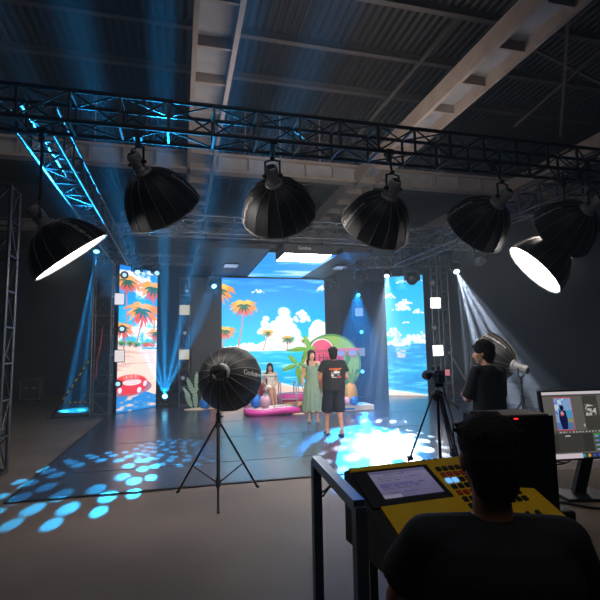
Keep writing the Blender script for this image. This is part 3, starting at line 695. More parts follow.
# blue beam at the far left
mh, lp = moving_head('moving head over the left floor throwing a blue beam down', PD(97, 247, 12.6), PD(78, 400, 10.8), LENSB); B_L97 = lp
mh, lp137 = moving_head('small moving head in front of the left screen with a cyan beam', PD(137, 270, 12.6), PZ(176, 450), LENSB, .9)
mh, lp157 = moving_head('pale lit moving head at the upper right corner of the left screen', PD(157, 272, 13.0), PD(150, 330, 9), LENSD, .9)
mh, lp213 = moving_head('moving head before the dark left panel with a short cyan beam', PD(213, 284, 14.0), PZ(292, 436), LENSB, .95)
mh, lp387 = moving_head('moving head left of the sailboat screen throwing white beams down', PD(387, 273, 14.0), PD(379, 410, 11), LENSW, .9)
mh, lp455 = moving_head('moving head right of the tall tower throwing white fan beams', PD(455, 268, 12.0), PD(507, 382, 9.5), LENSW, .95)
moving_head('unlit moving head over the upper left corner of the sailboat screen', PD(361, 276, 13.2), PD(361, 330, 11), LENSO, 1.25)
moving_head('unlit moving head with a pale ring over the sailboat screen', PD(412, 278, 13.2), PD(413, 330, 10), LENSO, 1.35)
moving_head('unlit moving head hanging right of the fan-beam lamp', PD(479, 257, 11.5), PD(484, 330, 9), LENSO, 1.35)
moving_head('unlit moving head beside the leftmost blue beam lamp', PD(109, 252, 11.6), PD(112, 330, 9), LENSO, 1.2)
moving_head('unlit moving head above the left wing screen by the truss', PD(126, 250, 12.0), PD(128, 320, 9), LENSO, 1.2)
moving_head('unlit moving head on the dark panel right of the big screen', PD(335, 286, 14.6), PD(336, 330, 12), LENSO, .9)
mh, lp165 = moving_head('moving head on the floor by the left panel beaming blue light up', PD(165, 394, 14.6)*Vector((1, 1, 0))+UP*.28 if False else Vector((PD(165, 394, 14.6).x, PD(165, 394, 14.6).y, .27)), PD(160, 140, 5.5), LENSB, 1.0, up=True)
RINGS = [(.2, 5, .2, .085), (.48, 11, .0, .095), (.66, 15, .4, .09), (.86, 19, .1, .085)]
RING2 = [(.5, 9, .0, .12), (.72, 13, .4, .11), (.9, 16, .2, .09)]
spot('beam_light', B_L97, PZ(82, 410), 240000, '#14a4f4', 16, .2, .012, gobo=('slits', 3, .5, .06))
spot('beam_light', lp137, PZ(176, 450), 9000, '#22b4ff', 14, .1, .01, gobo=('dots', RINGS, .02))
spot('beam_light', lp213, PZ(296, 436), 9000, '#2ab4ff', 15, .1, .01, gobo=('dots', RINGS, .02))
spot('beam_light', lp387, PD(379, 410, 11), 34000, '#dfe6ff', 15, .2, .012, gobo=('slits', 4, .5, .04))
spot('beam_light', lp455, PD(507, 382, 9.5), 300000, '#e0e4f4', 26, .15, .01, gobo=('slits', 4, .27, .008))
spot('beam_light', lp165, PD(163, 140, 6.0), 110000, CY, 22, .2, .012, gobo=('slits', 5, .45, .05))
# patterned lamps aimed at the stage floor (on the overhead rig)

spot('gobo_light', lp157, PZ(92, 474), 16000, '#22b8ff', 14, .1, .01, gobo=('dots', RING2, .035))
spot('gobo_light', lp387+Vector((0, -.05, 0)), PZ(384, 443), 32000, '#cfe6ff', 19, .35, .01, gobo=('dots', [(.0, 1, 0, .6), (.62, 11, .2, .12), (.87, 21, .1, .075)], .02))
spot('wash_light', PD(357, 290, 15.0), PZ(362, 442), 30000, '#0c9cff', 17, .3, .05)
spot('wash_light', PD(358, 295, 15.4), PZ(350, 412), 1500, '#1f8dff', 60, .8, .06)

# square lamps and round lamps down the towers
PANW = emis('panel_lamp_white', '#f4eaea', .8); PANHOT = emis('panel_lamp_bright', '#fffdf8', 6.0); PANT = emis('panel_lamp_tan', '#dccb98', .55); PANG = emis('panel_lamp_grey', '#b4bcd0', .45)
def panel_lamp(label, c, w, h, m, group, tw):
    c = Vector(c); f = (Vector((0, 0, CAMH))-c); f.z = 0; f = (f.normalized()*.4+Vector((0, -1, 0))).normalized(); B = basis(f, UP.cross(f)); B4 = Matrix((B.col[0], B.col[1], B.col[2])).transposed()
    o = thing('panel_lamp', label, 'lamp', c, group=group)
    q = MB(); q.box(-f*.03, (w, h, .06), B4, .01); q.build('housing', BLK, o)
    q = MB(); q.box(f*.004, (w*.9, h*.9, .012), B4, .003); q.build('face', m, o)
    q = MB(); q.bar(Vector((0, 0, 0))-f*.05, Vector(tw)-c, .03); q.build('bracket', BLK, o)
    return o
def round_lamp(label, c, r, m, group, tw):
    c = Vector(c); f = (Vector((0, 0, CAMH))-c); f.z *= .3; f.normalize(); B = basis(f).to_4x4()
    o = thing('round_lamp', label, 'lamp', c, group=group)
    q = MB(); q.lathe([(r*.5, -.16), (r*.9, -.12), (r*1.12, 0), (r*1.12, .02), (r*.95, .015), (.001, .0)], B, n=20); q.build('housing', BLKP, o)
    q = MB(); q.lathe([(.001, .012), (r*.6, .01), (r*.93, .004)], B, n=20, cap=False); q.build('lens', m, o)
    q = MB(); q.bar(-f*.08, Vector(tw)-c, .03); q.build('bracket', BLK, o)
    return o
def tw(c, x, y): return (x, y, Vector(c).z)
g = 'lamps on the tower left of the left screen'
for (px, py, lab) in ((119.5, 299, 'square white lamp in front of the left screen, upper of two'), (119.5, 356, 'square white lamp in front of the left screen, lower of two')):
    c = PD(px, py, 12.6); panel_lamp(lab, c, .27, .34, PANW, g, tw(c, -1.8, 13.4))
for (px, py, lab) in ((124.5, 275, 'round pale blue lamp before the left screen, topmost of three'), (122, 329, 'round pale blue lamp before the left screen, middle of three'), (118, 384, 'round pale blue lamp before the left screen beside the lifebuoy picture')):
    c = PD(px, py, 12.6); round_lamp(lab, c, .095, LENSD, g, tw(c, -1.8, 13.4))
g = 'lamps on the slim tower left of the big screen'
for (px, py, lab) in ((184.5, 310, 'tan square lamp on the slim left tower, upper'), (184, 354.5, 'tan square lamp on the slim left tower, lower')):
    c = PD(px, py, 14.45); panel_lamp(lab, c, .34, .34, PANT, g, tw(c, .15, 15.0))
LENSWG = mat('lens_warm_grey', '#6a6258', .3, 0, .05)
LENSG = emis('lens_grey', '#a9b4c4', .35)  # faint glow put into the lenses of unlit lamps
for (px, py, lab) in ((187, 291, 'round unlit lamp on the slim left tower, topmost'), (185, 333, 'round unlit lamp on the slim left tower between the tan squares'), (183, 378, 'round unlit lamp on the slim left tower, lowest')):
    c = PD(px, py, 14.45); round_lamp(lab, c, .085, LENSG, g, tw(c, .15, 15.0))
g = 'lamps on the slim tower right of the big screen'
for (px, py, lab) in ((358.5, 295, 'round bright blue lamp right of the big screen, topmost of three'), (361.5, 332, 'round bright blue lamp right of the big screen, middle of three'), (362.5, 371.5, 'round bright blue lamp right of the big screen, lowest, beside the round sign')):
    c = PD(px, py, 15.3); round_lamp(lab, c, .085, LENST, g, tw(c, 5.9, 15.0))
    spot('wash_light', c+Vector((-.02, -.15, 0)), c+Vector((-.6, -3, -.5)), 120, '#1f8dff', 120, 1, .06)
for (px, py, lab) in ((359, 312, 'square grey lamp between the two upper blue lamps'), (361, 352, 'square grey lamp at the right rim of the round sign')):
    c = PD(px, py, 15.3); panel_lamp(lab, c, .29, .3, PANG, g, tw(c, 5.9, 15.0))
g = 'lamps on the tower right of the sailboat screen'
for (px, py, lab) in ((435.5, 303, 'bright white square lamp right of the sailboat screen, upper'), (438, 350.5, 'bright white square lamp right of the sailboat screen, lower')):
    c = PD(px, py, 13.9); panel_lamp(lab, c, .33, .33, PANHOT, g, tw(c, 7.75, 12.75))
for (px, py, lab) in ((432.5, 283, 'round unlit lamp right of the sailboat screen, upper'), (434, 327.5, 'round unlit lamp right of the sailboat screen, between the bright squares')):
    c = PD(px, py, 13.9); round_lamp(lab, c, .085, LENSWG, g, tw(c, 7.75, 12.75))

# big flat soft light under the rig, with its skirt
z0 = 3.88; a_, b_, c_ = PZ(276, 260.5, z0), PZ(321, 262, z0), PZ(283, 252.5, z0); x0, x1, y0, y1 = a_.x, b_.x, c_.y, (a_.y+b_.y)/2
o = thing('overhead_softlight', 'glowing white rectangular soft light in front of the overhead sky screen', 'studio light', ((x0+x1)/2, (y0+y1)/2, z0+.2))
q = MB(); q.box(((x0+x1)/2, (y0+y1)/2, z0), (x1-x0-.03, y1-y0-.03, .02)); q.build('diffuser', diffuser_mat('lit_diffuser_top', '#fffdfa', 34.0), o, world=True)
q = MB(); zz = z0+.09
for a, b, sx, sy in (((x0+x1)/2, y0, x1-x0, .02), ((x0+x1)/2, y1, x1-x0, .02), (x0, (y0+y1)/2, .02, y1-y0), (x1, (y0+y1)/2, .02, y1-y0)): q.box((a, b, zz), (sx, sy, .21))
q.box(((x0+x1)/2, (y0+y1)/2, zz+.1), (x1-x0, y1-y0, .02)); sk = q.build('skirt', CLOTHB, o, world=True)
vs, fs = text_mesh('Godox', .11, .001); q = MB(); q.add([Vector((v.x+(x0+x1)/2-.1, y0-.012+v.z, v.y+zz+.03)) for v in vs], fs); q.build('lettering', WHITEM, sk, world=True)
for x in (x0+.15, x1-.15):
    q = MB(); q.tube((x, 10.65, zz+.1), (x, 10.6, 4.36), .015); q.build('hanger', BLK, o, world=True)
# small pale panel lights slung below the overhead panels
for (px, py, d, lab, g0) in ((231, 265, 13.2, 'flat bluish panel light slung below the left overhead panel', 0), (341, 267, 13.6, 'flat bluish panel light slung right of the overhead sky screen', 0)):
    c = PD(px, py, d); o = thing('flat_panel_light', lab, 'stage light', c)
    q = MB(); q.box((0, 0, 0), (.42, .5, .05), bev=.01); q.build('housing', BLK, o)
    q = MB(); q.box((0, 0, -.028), (.38, .46, .01)); q.build('face', emis('panel_face_blue' + str(px), '#8fa8cc', .7), o)
    for sx in (-.2, .2):
        q = MB(); q.bar((sx, 0, .02), (sx*1.3, .1, 4.12-c.z), .025); q.build('hanger', TRUSS, o)
# ------------------------------------------------------------------ added dim fill lights, no fixtures behind them
def area(name, pos, size, power, color, aim=(0, 0, -1), sy=None):
    l = bpy.data.lights.new(name, 'AREA'); l.energy = power; l.color = lin(color); l.size = size
    if sy: l.shape = 'RECTANGLE'; l.size_y = sy
    o = bpy.data.objects.new(name, l); COL.objects.link(o); o.location = pos; o.rotation_mode = 'QUATERNION'; o.rotation_quaternion = basis(-Vector(aim)).to_quaternion()
    return o
area('fill_light', (1, 0.5, 6.5), 4, 36, '#f4f0ee', (0.1, .5, -1))  # added fill from above the desk, no lamp there
area('fill_light', (-5, 10, 8.6), 3, 28, '#f0e8e0', (0, 0, -1))  # added fill over the left floor, no lamp there
area('fill_light', (3.2, 9, 5.2), 4, 130, '#fff0e6', (0, .25, 1))  # unseen upward fill, added to brighten roof and beams
# ------------------------------------------------------------------ the beach set on the stage
ZS = .0125
def sm(n, c, r=.45, **k): return mat(n, c, r, 0, k.pop('var', .06), **k)
PINK = sm('pink_vinyl', '#e23fa8', .3); PALEP = sm('pale_pink_vinyl', '#f4c3d2', .35); WHITEV = sm('white_vinyl', '#efe8e6', .4); BLUEB = sm('blue_balloon', '#1f7be0', .22)
PINKB = sm('pink_balloon', '#e9b7c8', .25); MINT = sm('mint_board', '#8fb59a', .6); PEACH = sm('peach_board', '#e0a58c', .6); SANDM = sm('sand_fabric', '#d9c6ae', .8)
GREEN = sm('leaf_green', '#6fae3c', .5); DGREEN = sm('board_green', '#4f8f4a', .55); LGREEN = sm('board_light_green', '#8dbb58', .55); MELON = sm('melon_pink', '#e2557e', .55); LEMON = sm('lemon_yellow', '#e8cf4a', .55); PINE = sm('pineapple_gold', '#e0a83a', .55, bump=.3, scale=40)
CREAM = sm('cream_board', '#e9d9c4', .6); DARKT = sm('dark_letter', '#4a2a34', .6); LENSG_ = sm('sunglass_blue', '#7f9fc8', .3); REDV = sm('red_vinyl', '#d93b3a', .35); TAN = sm('tan_vinyl', '#d2976b', .4)
TREAD = sm('blue_band', '#2a6fc4', .4)
def S(px, py, d): return PD(px, py, d)
# inflatable float lying at the front of the set
p0 = PZ(248, 414); c0 = Vector((2.36, 12.22, ZS))
o = thing('pool_float', 'long pink and white inflatable float lying at the front of the beach set', 'pool float', c0)
def rrect(hx, hy, n=10, k=4.0):
    out = []
    for i in range(4*n):
        a = 2*PI*i/(4*n); ca, sa = math.cos(a), math.sin(a); out.append((hx*math.copysign(abs(ca)**(2/k), ca), hy*math.copysign(abs(sa)**(2/k), sa)))
    return out
q = MB(); q.path([Vector((x, y, .085+.02*math.sin(5*x))) for x, y in rrect(.66, .3)], .085, n=10, closed=True); q.build('rim_tube', PINK, o)
q = MB(); q.path([Vector((x, y, .15+.02*math.sin(5*x))) for x, y in rrect(.60, .26)], .03, n=8, closed=True); q.build('piping', WHITEV, o)
q = MB(); nb = 7
for i in range(nb): q.cap((-.5+i*1.0/(nb-1), -.2, .085), (-.5+i*1.0/(nb-1), .2, .085), .085)
q.build('air_chamber', PALEP, o)
# ring boat behind it
c1 = S(295, 402, 13.75); c1.z = ZS; o = thing('inflatable_boat', 'pink ring boat with tan underside behind the standing woman', 'pool float', c1)
q = MB(); q.path([Vector((x, y, .30)) for x, y in rrect(.42, .3, k=2.6)], .12, n=12, closed=True); q.build('upper_tube', PINK, o)
q = MB(); q.path([Vector((x, y, .13)) for x, y in rrect(.38, .27, k=2.6)], .13, n=12, closed=True); q.build('lower_tube', TAN, o)
q = MB(); q.lathe([(.001, .12), (.34, .12), (.34, .15), (.001, .15)], Matrix.Diagonal((1, .62, 1, 1)), n=24); q.build('inner_floor', PALEP, o)
q = MB(); q.path([Vector((x, y, .405)) for x, y in rrect(.42, .3, k=2.6)], .025, n=8, closed=True); q.build('piping', WHITEV, o)
# chrome pool ladder
c2 = S(288, 405, 13.2); c2.z = ZS; o = thing('pool_ladder', 'chrome pool ladder with two curved handrails beside the seated woman', 'ladder', c2)
for sx in (-.22, .22):
    q = MB(); q.path([Vector((sx-.0, -.12, .0)), Vector((sx, -.12, .35)), Vector((sx, -.1, .62)), Vector((sx, -.04, .74)), Vector((sx, .08, .78)), Vector((sx, .18, .70)), Vector((sx, .2, .5)), Vector((sx, .2, .0))], .018, n=8); q.build('handrail', SILV, o)
for z in (.12, .3, .46):
    q = MB(); q.box((0, -.12, z), (.44, .07, .025), bev=.008); q.build('rung', SILV, o)
# seat for the seated woman
cs = S(270, 405, 13.6); cs.z = ZS
o = thing('stool', 'small white draped stool the seated woman sits on', 'stool', cs)
q = MB(); q.lathe([(.2, 0), (.19, .2), (.19, .42), (.18, .44), (.001, .44)], n=24); q.build('seat', WHITEV, o)
q = MB(); q.lathe([(.215, .02), (.205, .2), (.2, .40), (.19, .4), (.195, .2), (.205, .02)], n=24, cap=False); q.build('skirt', WHITEV, o)
# balls
def ball(px, py, d, r, m, label, group='beach balls and balloons of the set', z=None, nub=True):
    c = S(px, py, d); c.z = ZS+r if z is None else z
    o = thing('balloon', label, 'balloon', (c.x, c.y, c.z-r), group=group)
    q = MB(); q.ell((0, 0, r), (r, r, r*1.04), n=20, m=14); q.build('body', m, o)
    if nub:
        q = MB(); q.lathe([(.001, -.0), (.012, .0), (.006, .012), (.004, .02)], Matrix.Translation((0, -r*.7, r*1.75)) @ Matrix.Rotation(R(60), 4, 'X'), n=8); q.build('knot', m, o)
ball(256, 405, 12.5, .17, BLUEB, 'larger blue balloon left on the pink float', z=ZS+.33)
ball(255.5, 398, 12.5, .085, BLUEB, 'small blue balloon above the larger blue one', z=.595)
ball(265, 406, 12.45, .155, PINKB, 'pale pink balloon in front of the seated woman', z=ZS+.32)
ball(249.5, 405, 13.25, .2, PALEP, 'blush balloon half hidden at the rim of the foreground softbox')
ball(205, 411, 13.7, .165, BLUEB, 'single blue balloon beside the mint cactus')
ball(354, 399, 12.72, .12, BLUEB, 'blue balloon at the right foot of the round sign', z=.285)
ball(346.5, 398, 12.75, .11, PINKB, 'pink balloon between pineapple and standing man', z=.275)
# mint leaf / cactus board
cb = PZ(196, 410); cb.z = ZS
o = thing('cactus_cutout', 'mint green leafy cactus cut-out left of the foreground softbox', 'cut-out', cb)
def leafpts(L, w, n=10):
    l = [(w*math.sin(PI*t/n)**.8*(1-.3*t/n), L*t/n) for t in range(n+1)]; return l+[(-x, y) for x, y in l[::-1][1:-1]]
def upright(x=Vector((1, 0, 0))): return Matrix((x, UP, x.cross(UP))).transposed().to_4x4()       # local XY plane standing up, facing -Y
lobes = [(0, .02, 4, .62, .085), (-.1, .05, 26, .5, .075), (.1, .05, -24, .42, .07), (-.06, .42, 22, .55, .08), (.03, .5, 2, .58, .08), (-.14, .33, 38, .4, .06)]
for (x, z, a, L, w) in lobes:
    mt = Matrix.Translation((x, random.uniform(-.03, .03), z)) @ upright(RIGHT) @ Matrix.Rotation(R(a), 4, 'Z'); q = MB(); q.prism(leafpts(L, w), mt, .03); lb = q.build('lobe', MINT, o)
    q = MB()
    for k in range(1, 6):
        y = L*k/6.5; q.bar(mt @ Vector((-w*.7, y+.03, .034)), mt @ Vector((0, y-.01, .034)), .012, .006); q.bar(mt @ Vector((w*.7, y+.03, .034)), mt @ Vector((0, y-.01, .034)), .012, .006)
    q.build('vein', WHITEV, lb)
q = MB(); q.lathe([(.3, 0), (.3, .02), (.1, .05), (.001, .05)], Matrix.Diagonal((1.1, .5, 1, 1)), n=20); q.build('foot_plate', SANDM, o)
cp = PZ(212, 409); o = thing('arch_cutout', 'peach coloured arch board behind the mint cactus', 'cut-out', (cp.x, cp.y+.25, ZS))
q = MB(); q.prism([(-.3, 0), (.34, 0)]+[(.02+.32*math.cos(PI*k/14), .5+.3*math.sin(PI*k/14)) for k in range(15)][1:-1], upright(RIGHT), .04); q.build('board', PEACH, o)
q = MB(); q.box((0, .12, .02), (.6, .3, .03)); q.build('foot_plate', SANDM, o)
o = single('sand_mat', MB().box((cp.x+.3, cp.y-.02, ZS+.004), (1.1, .18, .008)), SANDM, 'thin sand coloured mat strip on the stage by the mint cactus', 'mat', loc=(cp.x+.3, cp.y, ZS))
# red parasol cushion left of the seated woman
cr2 = PZ(254, 406); o = thing('beach_cushion', 'round red and white beach cushion standing left of the seated woman', 'cushion', (2.2, 14.05, ZS))
q = MB(); mt = Matrix.Translation((0, 0, .38)) @ Matrix.Rotation(R(78), 4, 'X'); q.lathe([(.001, -.09), (.3, -.07), (.38, 0), (.3, .07), (.001, .09)], mt, n=28); q.build('body', REDV, o)
q = MB(); q.path([mt @ Vector((.375*math.cos(2*PI*k/28), .375*math.sin(2*PI*k/28), 0)) for k in range(28)], .022, n=6, closed=True); q.build('piping', WHITEV, o)
# platform and round sign
cg = Vector((4.18, 12.55, ZS)); o = thing('platform', 'low cream platform under the round summer sign', 'platform', (4.25, 12.35, ZS))
q = MB(); q.box((0, 0, .07), (1.75, .75, .14), bev=.02); q.build('top_board', CREAM, o)
q = MB(); q.box((-.45, -.379, .09), (.5, .01, .06)); q.box((.1, -.379, .06), (.4, .01, .05)); q.build('blue_band', TREAD, o)
cS = S(332, 364, 13.1); base = Vector((cS.x, 12.55, .14+ZS+.002)); Rg = .84; U2 = upright(RIGHT)
o = thing('round_sign', 'big round green and pink summer sign with melon slice and sunglasses', 'sign', base)
k0 = Vector((0, 0, Rg+.26))
def disc(r, c, th=.03, n=40, a0=0, a1=360, sx=1, sy=1): return [(c[0]+sx*r*math.cos(R(a0+(a1-a0)*k/n)), c[1]+sy*r*math.sin(R(a0+(a1-a0)*k/n))) for k in range(n+(0 if a1-a0 >= 360 else 1))]
def layer(z): return Matrix.Translation(k0-U2.to_3x3() @ Vector((0, 0, 0))) @ U2 @ Matrix.Translation((0, 0, z))
def brd(name, pts, m, z, th=.012, par=None): q = MB(); q.prism(pts, layer(z), th); return q.build(name, m, par or o)
face = brd('board', disc(Rg, (0, 0)), DGREEN, 0, .04)
brd('inner_ring', disc(Rg*.93, (0, 0)), LGREEN, .04)
brd('pink_panel', disc(.55, (-.16, -.04)), MELON, .052)
for k, (x, y, a, L) in enumerate(((.35, .05, -20, .45), (.45, -.15, -60, .4), (.5, .2, 10, .3), (.25, -.3, -95, .4))):
    pts = leafpts(L, .07); brd('leaf_print', [(x+px*math.cos(R(a))-py*math.sin(R(a)), y+px*math.sin(R(a))+py*math.cos(R(a))-L*.5) for px, py in pts], DGREEN, .053+.002*k)
sl = brd('melon_slice', disc(.37, (-.25, .36), a0=0, a1=180, sy=1.0), DGREEN, .066, .02)
q = MB(); q.prism(disc(.335, (-.25, .375), a0=0, a1=180), layer(.087), .004); q.build('rind', WHITEV, sl)
q = MB(); q.prism(disc(.3, (-.25, .375), a0=0, a1=180), layer(.092), .004); q.build('flesh', MELON, sl)
lm = brd('lemon_slice', disc(.36, (-.5, -.08)), LEMON, .03, .02)
q = MB(); q.prism(disc(.3, (-.5, -.08)), layer(.0505), .004); q.build('flesh', sm('lemon_flesh', '#f1e38a', .5), lm)
for (x) in (.3, .62):
    g = brd('sunglass_frame', disc(.135, (x-.02, .3), sy=.8), MELON, .07, .02); q = MB(); q.prism(disc(.105, (x-.02, .3), sy=.78), layer(.091), .004); q.build('lens', LENSG_, g)
brd('sunglass_bar', [(.1, .36), (.78, .38), (.78, .43), (.1, .42)], MELON, .068, .02)
for body, sz, x, y in (('Happy', .24, -.04, .17), ('Summer', .24, -.02, -.12)):
    vs, fs = text_mesh(body, sz, .004); q = MB(); L_ = layer(.078); q.add([L_ @ Vector((v.x+x, v.y+y, v.z)) for v in vs], fs); q.build('lettering', DARKT, face)
fl = brd('flower', [(.33+(.1 if k % 2 else .045)*math.cos(PI*k/6), -.1+(.1 if k % 2 else .045)*math.sin(PI*k/6)) for k in range(12)], sm('aqua_flower', '#4fc3b0', .5), .075, .012)
q = MB(); q.box((0, .14, .02), (.8, .22, .04)); q.bar((-.3, .08, .03), (-.3, .06, .9), .04); q.bar((.3, .08, .03), (.3, .06, .9), .04); q.build('prop_stand', CREAM, o)
# palm boards
def palm_board(label, base, ht, leaves, trunk=True):
    base = Vector(base); o = thing('palm_cutout', label, 'cut-out', base)
    if trunk:
        q = MB(); q.path([U2.to_3x3() @ Vector((.03*math.sin(3*t/8), ht*t/8, 0)) for t in range(9)], .014, n=8, taper=lambda u: 1-.3*u); q.build('trunk', TAN, o)
    q = MB(); q.box((0, 0, .01), (.3, .25, .02)); q.build('foot_plate', SANDM, o)
    for i, (a, L, w) in enumerate(leaves):
        mt = Matrix.Translation((0, -.03-.012*i, ht)) @ U2 @ Matrix.Rotation(R(a), 4, 'Z'); pts = []
        n = 12; arc = lambda t: (.12*L*math.copysign(1, -((a+180) % 360-180))*(t/n)**2*2.0)
        pts = [(arc(t)+w*math.sin(PI*t/n)**.7, L*t/n) for t in range(n+1)]+[(arc(t)-w*math.sin(PI*t/n)**.7, L*t/n) for t in range(n-1, 0, -1)]
        q = MB(); q.prism(pts, mt, .012); lf = q.build('leaf', GREEN, o)
        q = MB(); q.path([mt @ Vector((arc(t), L*t/n, .015)) for t in range(n)], .008, n=5); q.build('midrib', LGREEN, lf)
b1 = S(308.5, 350, 12.75); palm_board('tall green palm cut-out behind the standing woman at the sign', (b1.x, b1.y, ZS), b1.z-.01, [(4, .42, .07), (78, .52, .07), (120, .26, .04), (-55, .2, .05)])
b2 = S(297, 366, 12.3); palm_board('smaller palm cut-out left of the standing woman', (b2.x, b2.y, ZS), b2.z, [(28, .36, .06), (95, .42, .06), (200, .5, .055), (170, .34, .05), (-60, .3, .06)])
# pineapple
cpn = S(351, 384, 12.8); o = thing('pineapple', 'big golden pineapple with green crown leaves in front of the round sign', 'pineapple', (cpn.x, cpn.y, .14+ZS+.002))
zc = .3
q = MB(); n = 28; rs = []
for i in range(15):
    ph = PI*i/14; rr = .17*max(math.sin(ph), .02)**.75; z = zc-.295*math.cos(ph); rs.append([Vector((rr*math.cos(2*PI*j/n)*(1+.03*((i+j) % 2)), rr*.75*math.sin(2*PI*j/n)*(1+.03*((i+j) % 2)), z)) for j in range(n)])
q.rings(rs); q.build('body', PINE, o)
for k in range(14):
    a = 2*PI*k/7+(.4 if k > 6 else 0); tl = .35 if k > 6 else .8; L = .52 if k > 6 else .42; d = Vector((math.cos(a)*tl, math.sin(a)*tl*.6, 1)).normalized(); b = Vector((0, 0, .56)); s_ = d.cross(UP).normalized()*.045; f_ = d.cross(s_).normalized()*.01
    pts = [b-s_*.7, b+s_*.7, b+d*L*.45+s_*.9, b+d*L-UP*.03*tl, b+d*L*.45-s_*.9]; q = MB(); q.add([p+f_ for p in pts]+[p-f_ for p in pts], [(0, 1, 2, 3, 4), (9, 8, 7, 6, 5)]+[(i, 5+i, 5+(i+1) % 5, (i+1) % 5) for i in range(5)]); q.build('crown_leaf', LGREEN, o)
# ------------------------------------------------------------------ people
SKIN = mat('skin_light', '#d9a489', .5, 0, .05, 14); SKIN2 = mat('skin_tan', '#b9805f', .5, 0, .06, 14); HAIR = mat('black_hair', '#15110f', .75, 0, .3, 140, spec=.3, bump=.8)
TEE = mat('black_tee', '#17181c', .85, 0, .12, 12, bump=.15); TEEN = mat('navy_tee', '#10141f', .85, 0, .12, 12, bump=.15); SHORTS = mat('black_shorts', '#14161c', .8, 0, .1, 10, bump=.15)
SAGE = mat('sage_dress', '#8fa98c', .75, 0, .08, 10, bump=.1); IVORY = mat('ivory_dress', '#efe6d8', .75, 0, .05, 10, bump=.1); TROUS = mat('dark_trousers', '#14161d', .85, 0, .1)
LIP = mat('lips', '#b5525a', .4, 0, .03); EYEW = mat('eye_white', '#e8e4e0', .25, 0, .02); EYED = mat('iris_dark', '#1a0f0a', .2, 0, .02); SHOE = mat('white_sandal', '#cfc6bc', .5); SHOEB = mat('dark_sandal', '#2a2522', .6)
PR_O = mat('print_orange', '#d8692e', .7); PR_W = mat('print_white', '#c9c6c0', .7); PR_R = mat('print_red', '#c2383a', .7); PR_G = mat('print_grey', '#77767a', .7)
X, Y, Z = Vector((1, 0, 0)), Vector((0, 1, 0)), Vector((0, 0, 1))
V = lambda *a: Vector(a)
def frame(f, u=Z):
    f = Vector(f).normalized(); r = f.cross(u).normalized(); u = r.cross(f); return f, r, u
def head_shapes(q, c, f, u, s=1.0):
    f, r, u = frame(f, u); B = Matrix((r, f, u)).transposed()
    q.ell(c-f*.012*s+u*.025*s, (.074*s, .09*s, .095*s), B); q.ell(c+f*.022*s-u*.04*s, (.058*s, .064*s, .08*s), B); q.ell(c+f*.05*s-u*.092*s, (.026*s, .024*s, .02*s), B, 10, 8)
    q.cap(c+f*.078*s+u*.012*s, c+f*.1*s-u*.028*s, .008*s, .0135*s); q.cap(c+f*.086*s-u*.034*s-r*.01*s, c+f*.086*s-u*.034*s+r*.01*s, .009*s)
    q.cap(c+f*.074*s+u*.03*s-r*.03*s, c+f*.074*s+u*.03*s+r*.03*s, .012*s)
    for k in (-1, 1):
        q.ell(c+r*k*.075*s-f*.012*s-u*.008*s, (.01*s, .019*s, .031*s), B, 10, 8); q.ell(c+f*.058*s-u*.03*s+r*k*.034*s, (.022*s, .022*s, .024*s), B, 10, 8)
def face_parts(o, c, f, u, s=1.0, lip=LIP):
    f, r, u = frame(f, u); B = Matrix((r, f, u)).transposed()
    for k in (-1, 1):
        q = MB(); q.ell(c+f*.074*s+u*.006*s+r*k*.031*s, (.015*s, .011*s, .0075*s), B, 12, 8); e = q.build('eye', EYEW, o)
        q = MB(); q.ell(c+f*.0835*s+u*.006*s+r*k*.031*s, (.0065*s, .003*s, .0065*s), B, 10, 6); q.build('iris', EYED, e)
        q = MB(); q.path([c+f*.083*s+u*.026*s+r*k*.014*s, c+f*.084*s+u*.031*s+r*k*.03*s, c+f*.072*s+u*.026*s+r*k*.047*s], .0035*s, n=6); q.build('eyebrow', HAIR, o)
    q = MB(); q.ell(c+f*.079*s-u*.056*s, (.02*s, .01*s, .0055*s), B, 12, 6); q.ell(c+f*.078*s-u*.064*s, (.016*s, .01*s, .006*s), B, 12, 6); q.build('lips', lip, o)
def hand_shapes(q, w, d, n, thumb, s=1.0, curl=.35):                # wrist, finger direction, palm normal, thumb side
    d = Vector(d).normalized(); n = Vector(n); n = (n-d*n.dot(d)).normalized(); t = Vector(thumb); t = (t-d*t.dot(d)-n*t.dot(n)).normalized()
    for k in range(4):
        a = (1.5-k)*.0185*s; kn = w+d*(.085 if k in (1, 2) else .078)*s+t*a; q.cap(w+d*.015*s+t*a*.55, kn, .0135*s, .011*s, 8)
        L = (.068, .076, .07, .055)[k]*s; d1 = (d+n*curl*.8+t*(1.5-k)*.05).normalized(); d2 = (d+n*curl*2.0).normalized(); m_ = kn+d1*L*.55; q.cap(kn, m_, .0095*s, .0085*s, 8); q.cap(m_, m_+d2*L*.5, .0085*s, .007*s, 8)
    b = w+d*.025*s+t*.024*s; m_ = b+(d*.6+t*.65+n*.3).normalized()*.042*s; q.cap(b, m_, .0135*s, .0105*s, 8); q.cap(m_, m_+(d*.85+t*.25+n*.35).normalized()*.034*s, .0105*s, .008*s, 8)
def foot_shapes(q, ankle, d, s=1.0, pitch=0.0):
    d = Vector(d).normalized(); dn = Z*-1; d2 = (d*math.cos(pitch)-Z*math.sin(pitch)); dn2 = (-Z*math.cos(pitch)-d*math.sin(pitch)); r = d.cross(Z)
    heel = ankle-d2*.045*s+dn2*.05*s; ball_ = ankle+d2*.13*s+dn2*.062*s; q.cap(ankle+dn2*.0, heel, .036*s, .032*s); q.cap(heel, ball_, .032*s, .028*s); q.cap(ankle+d2*.02*s, ball_, .036*s, .026*s)
    for k in range(-1, 2): q.cap(ball_+r*k*.022*s, ball_+r*k*.025*s+d2*.055*s-Z*0, .022*s, .013*s, 8)
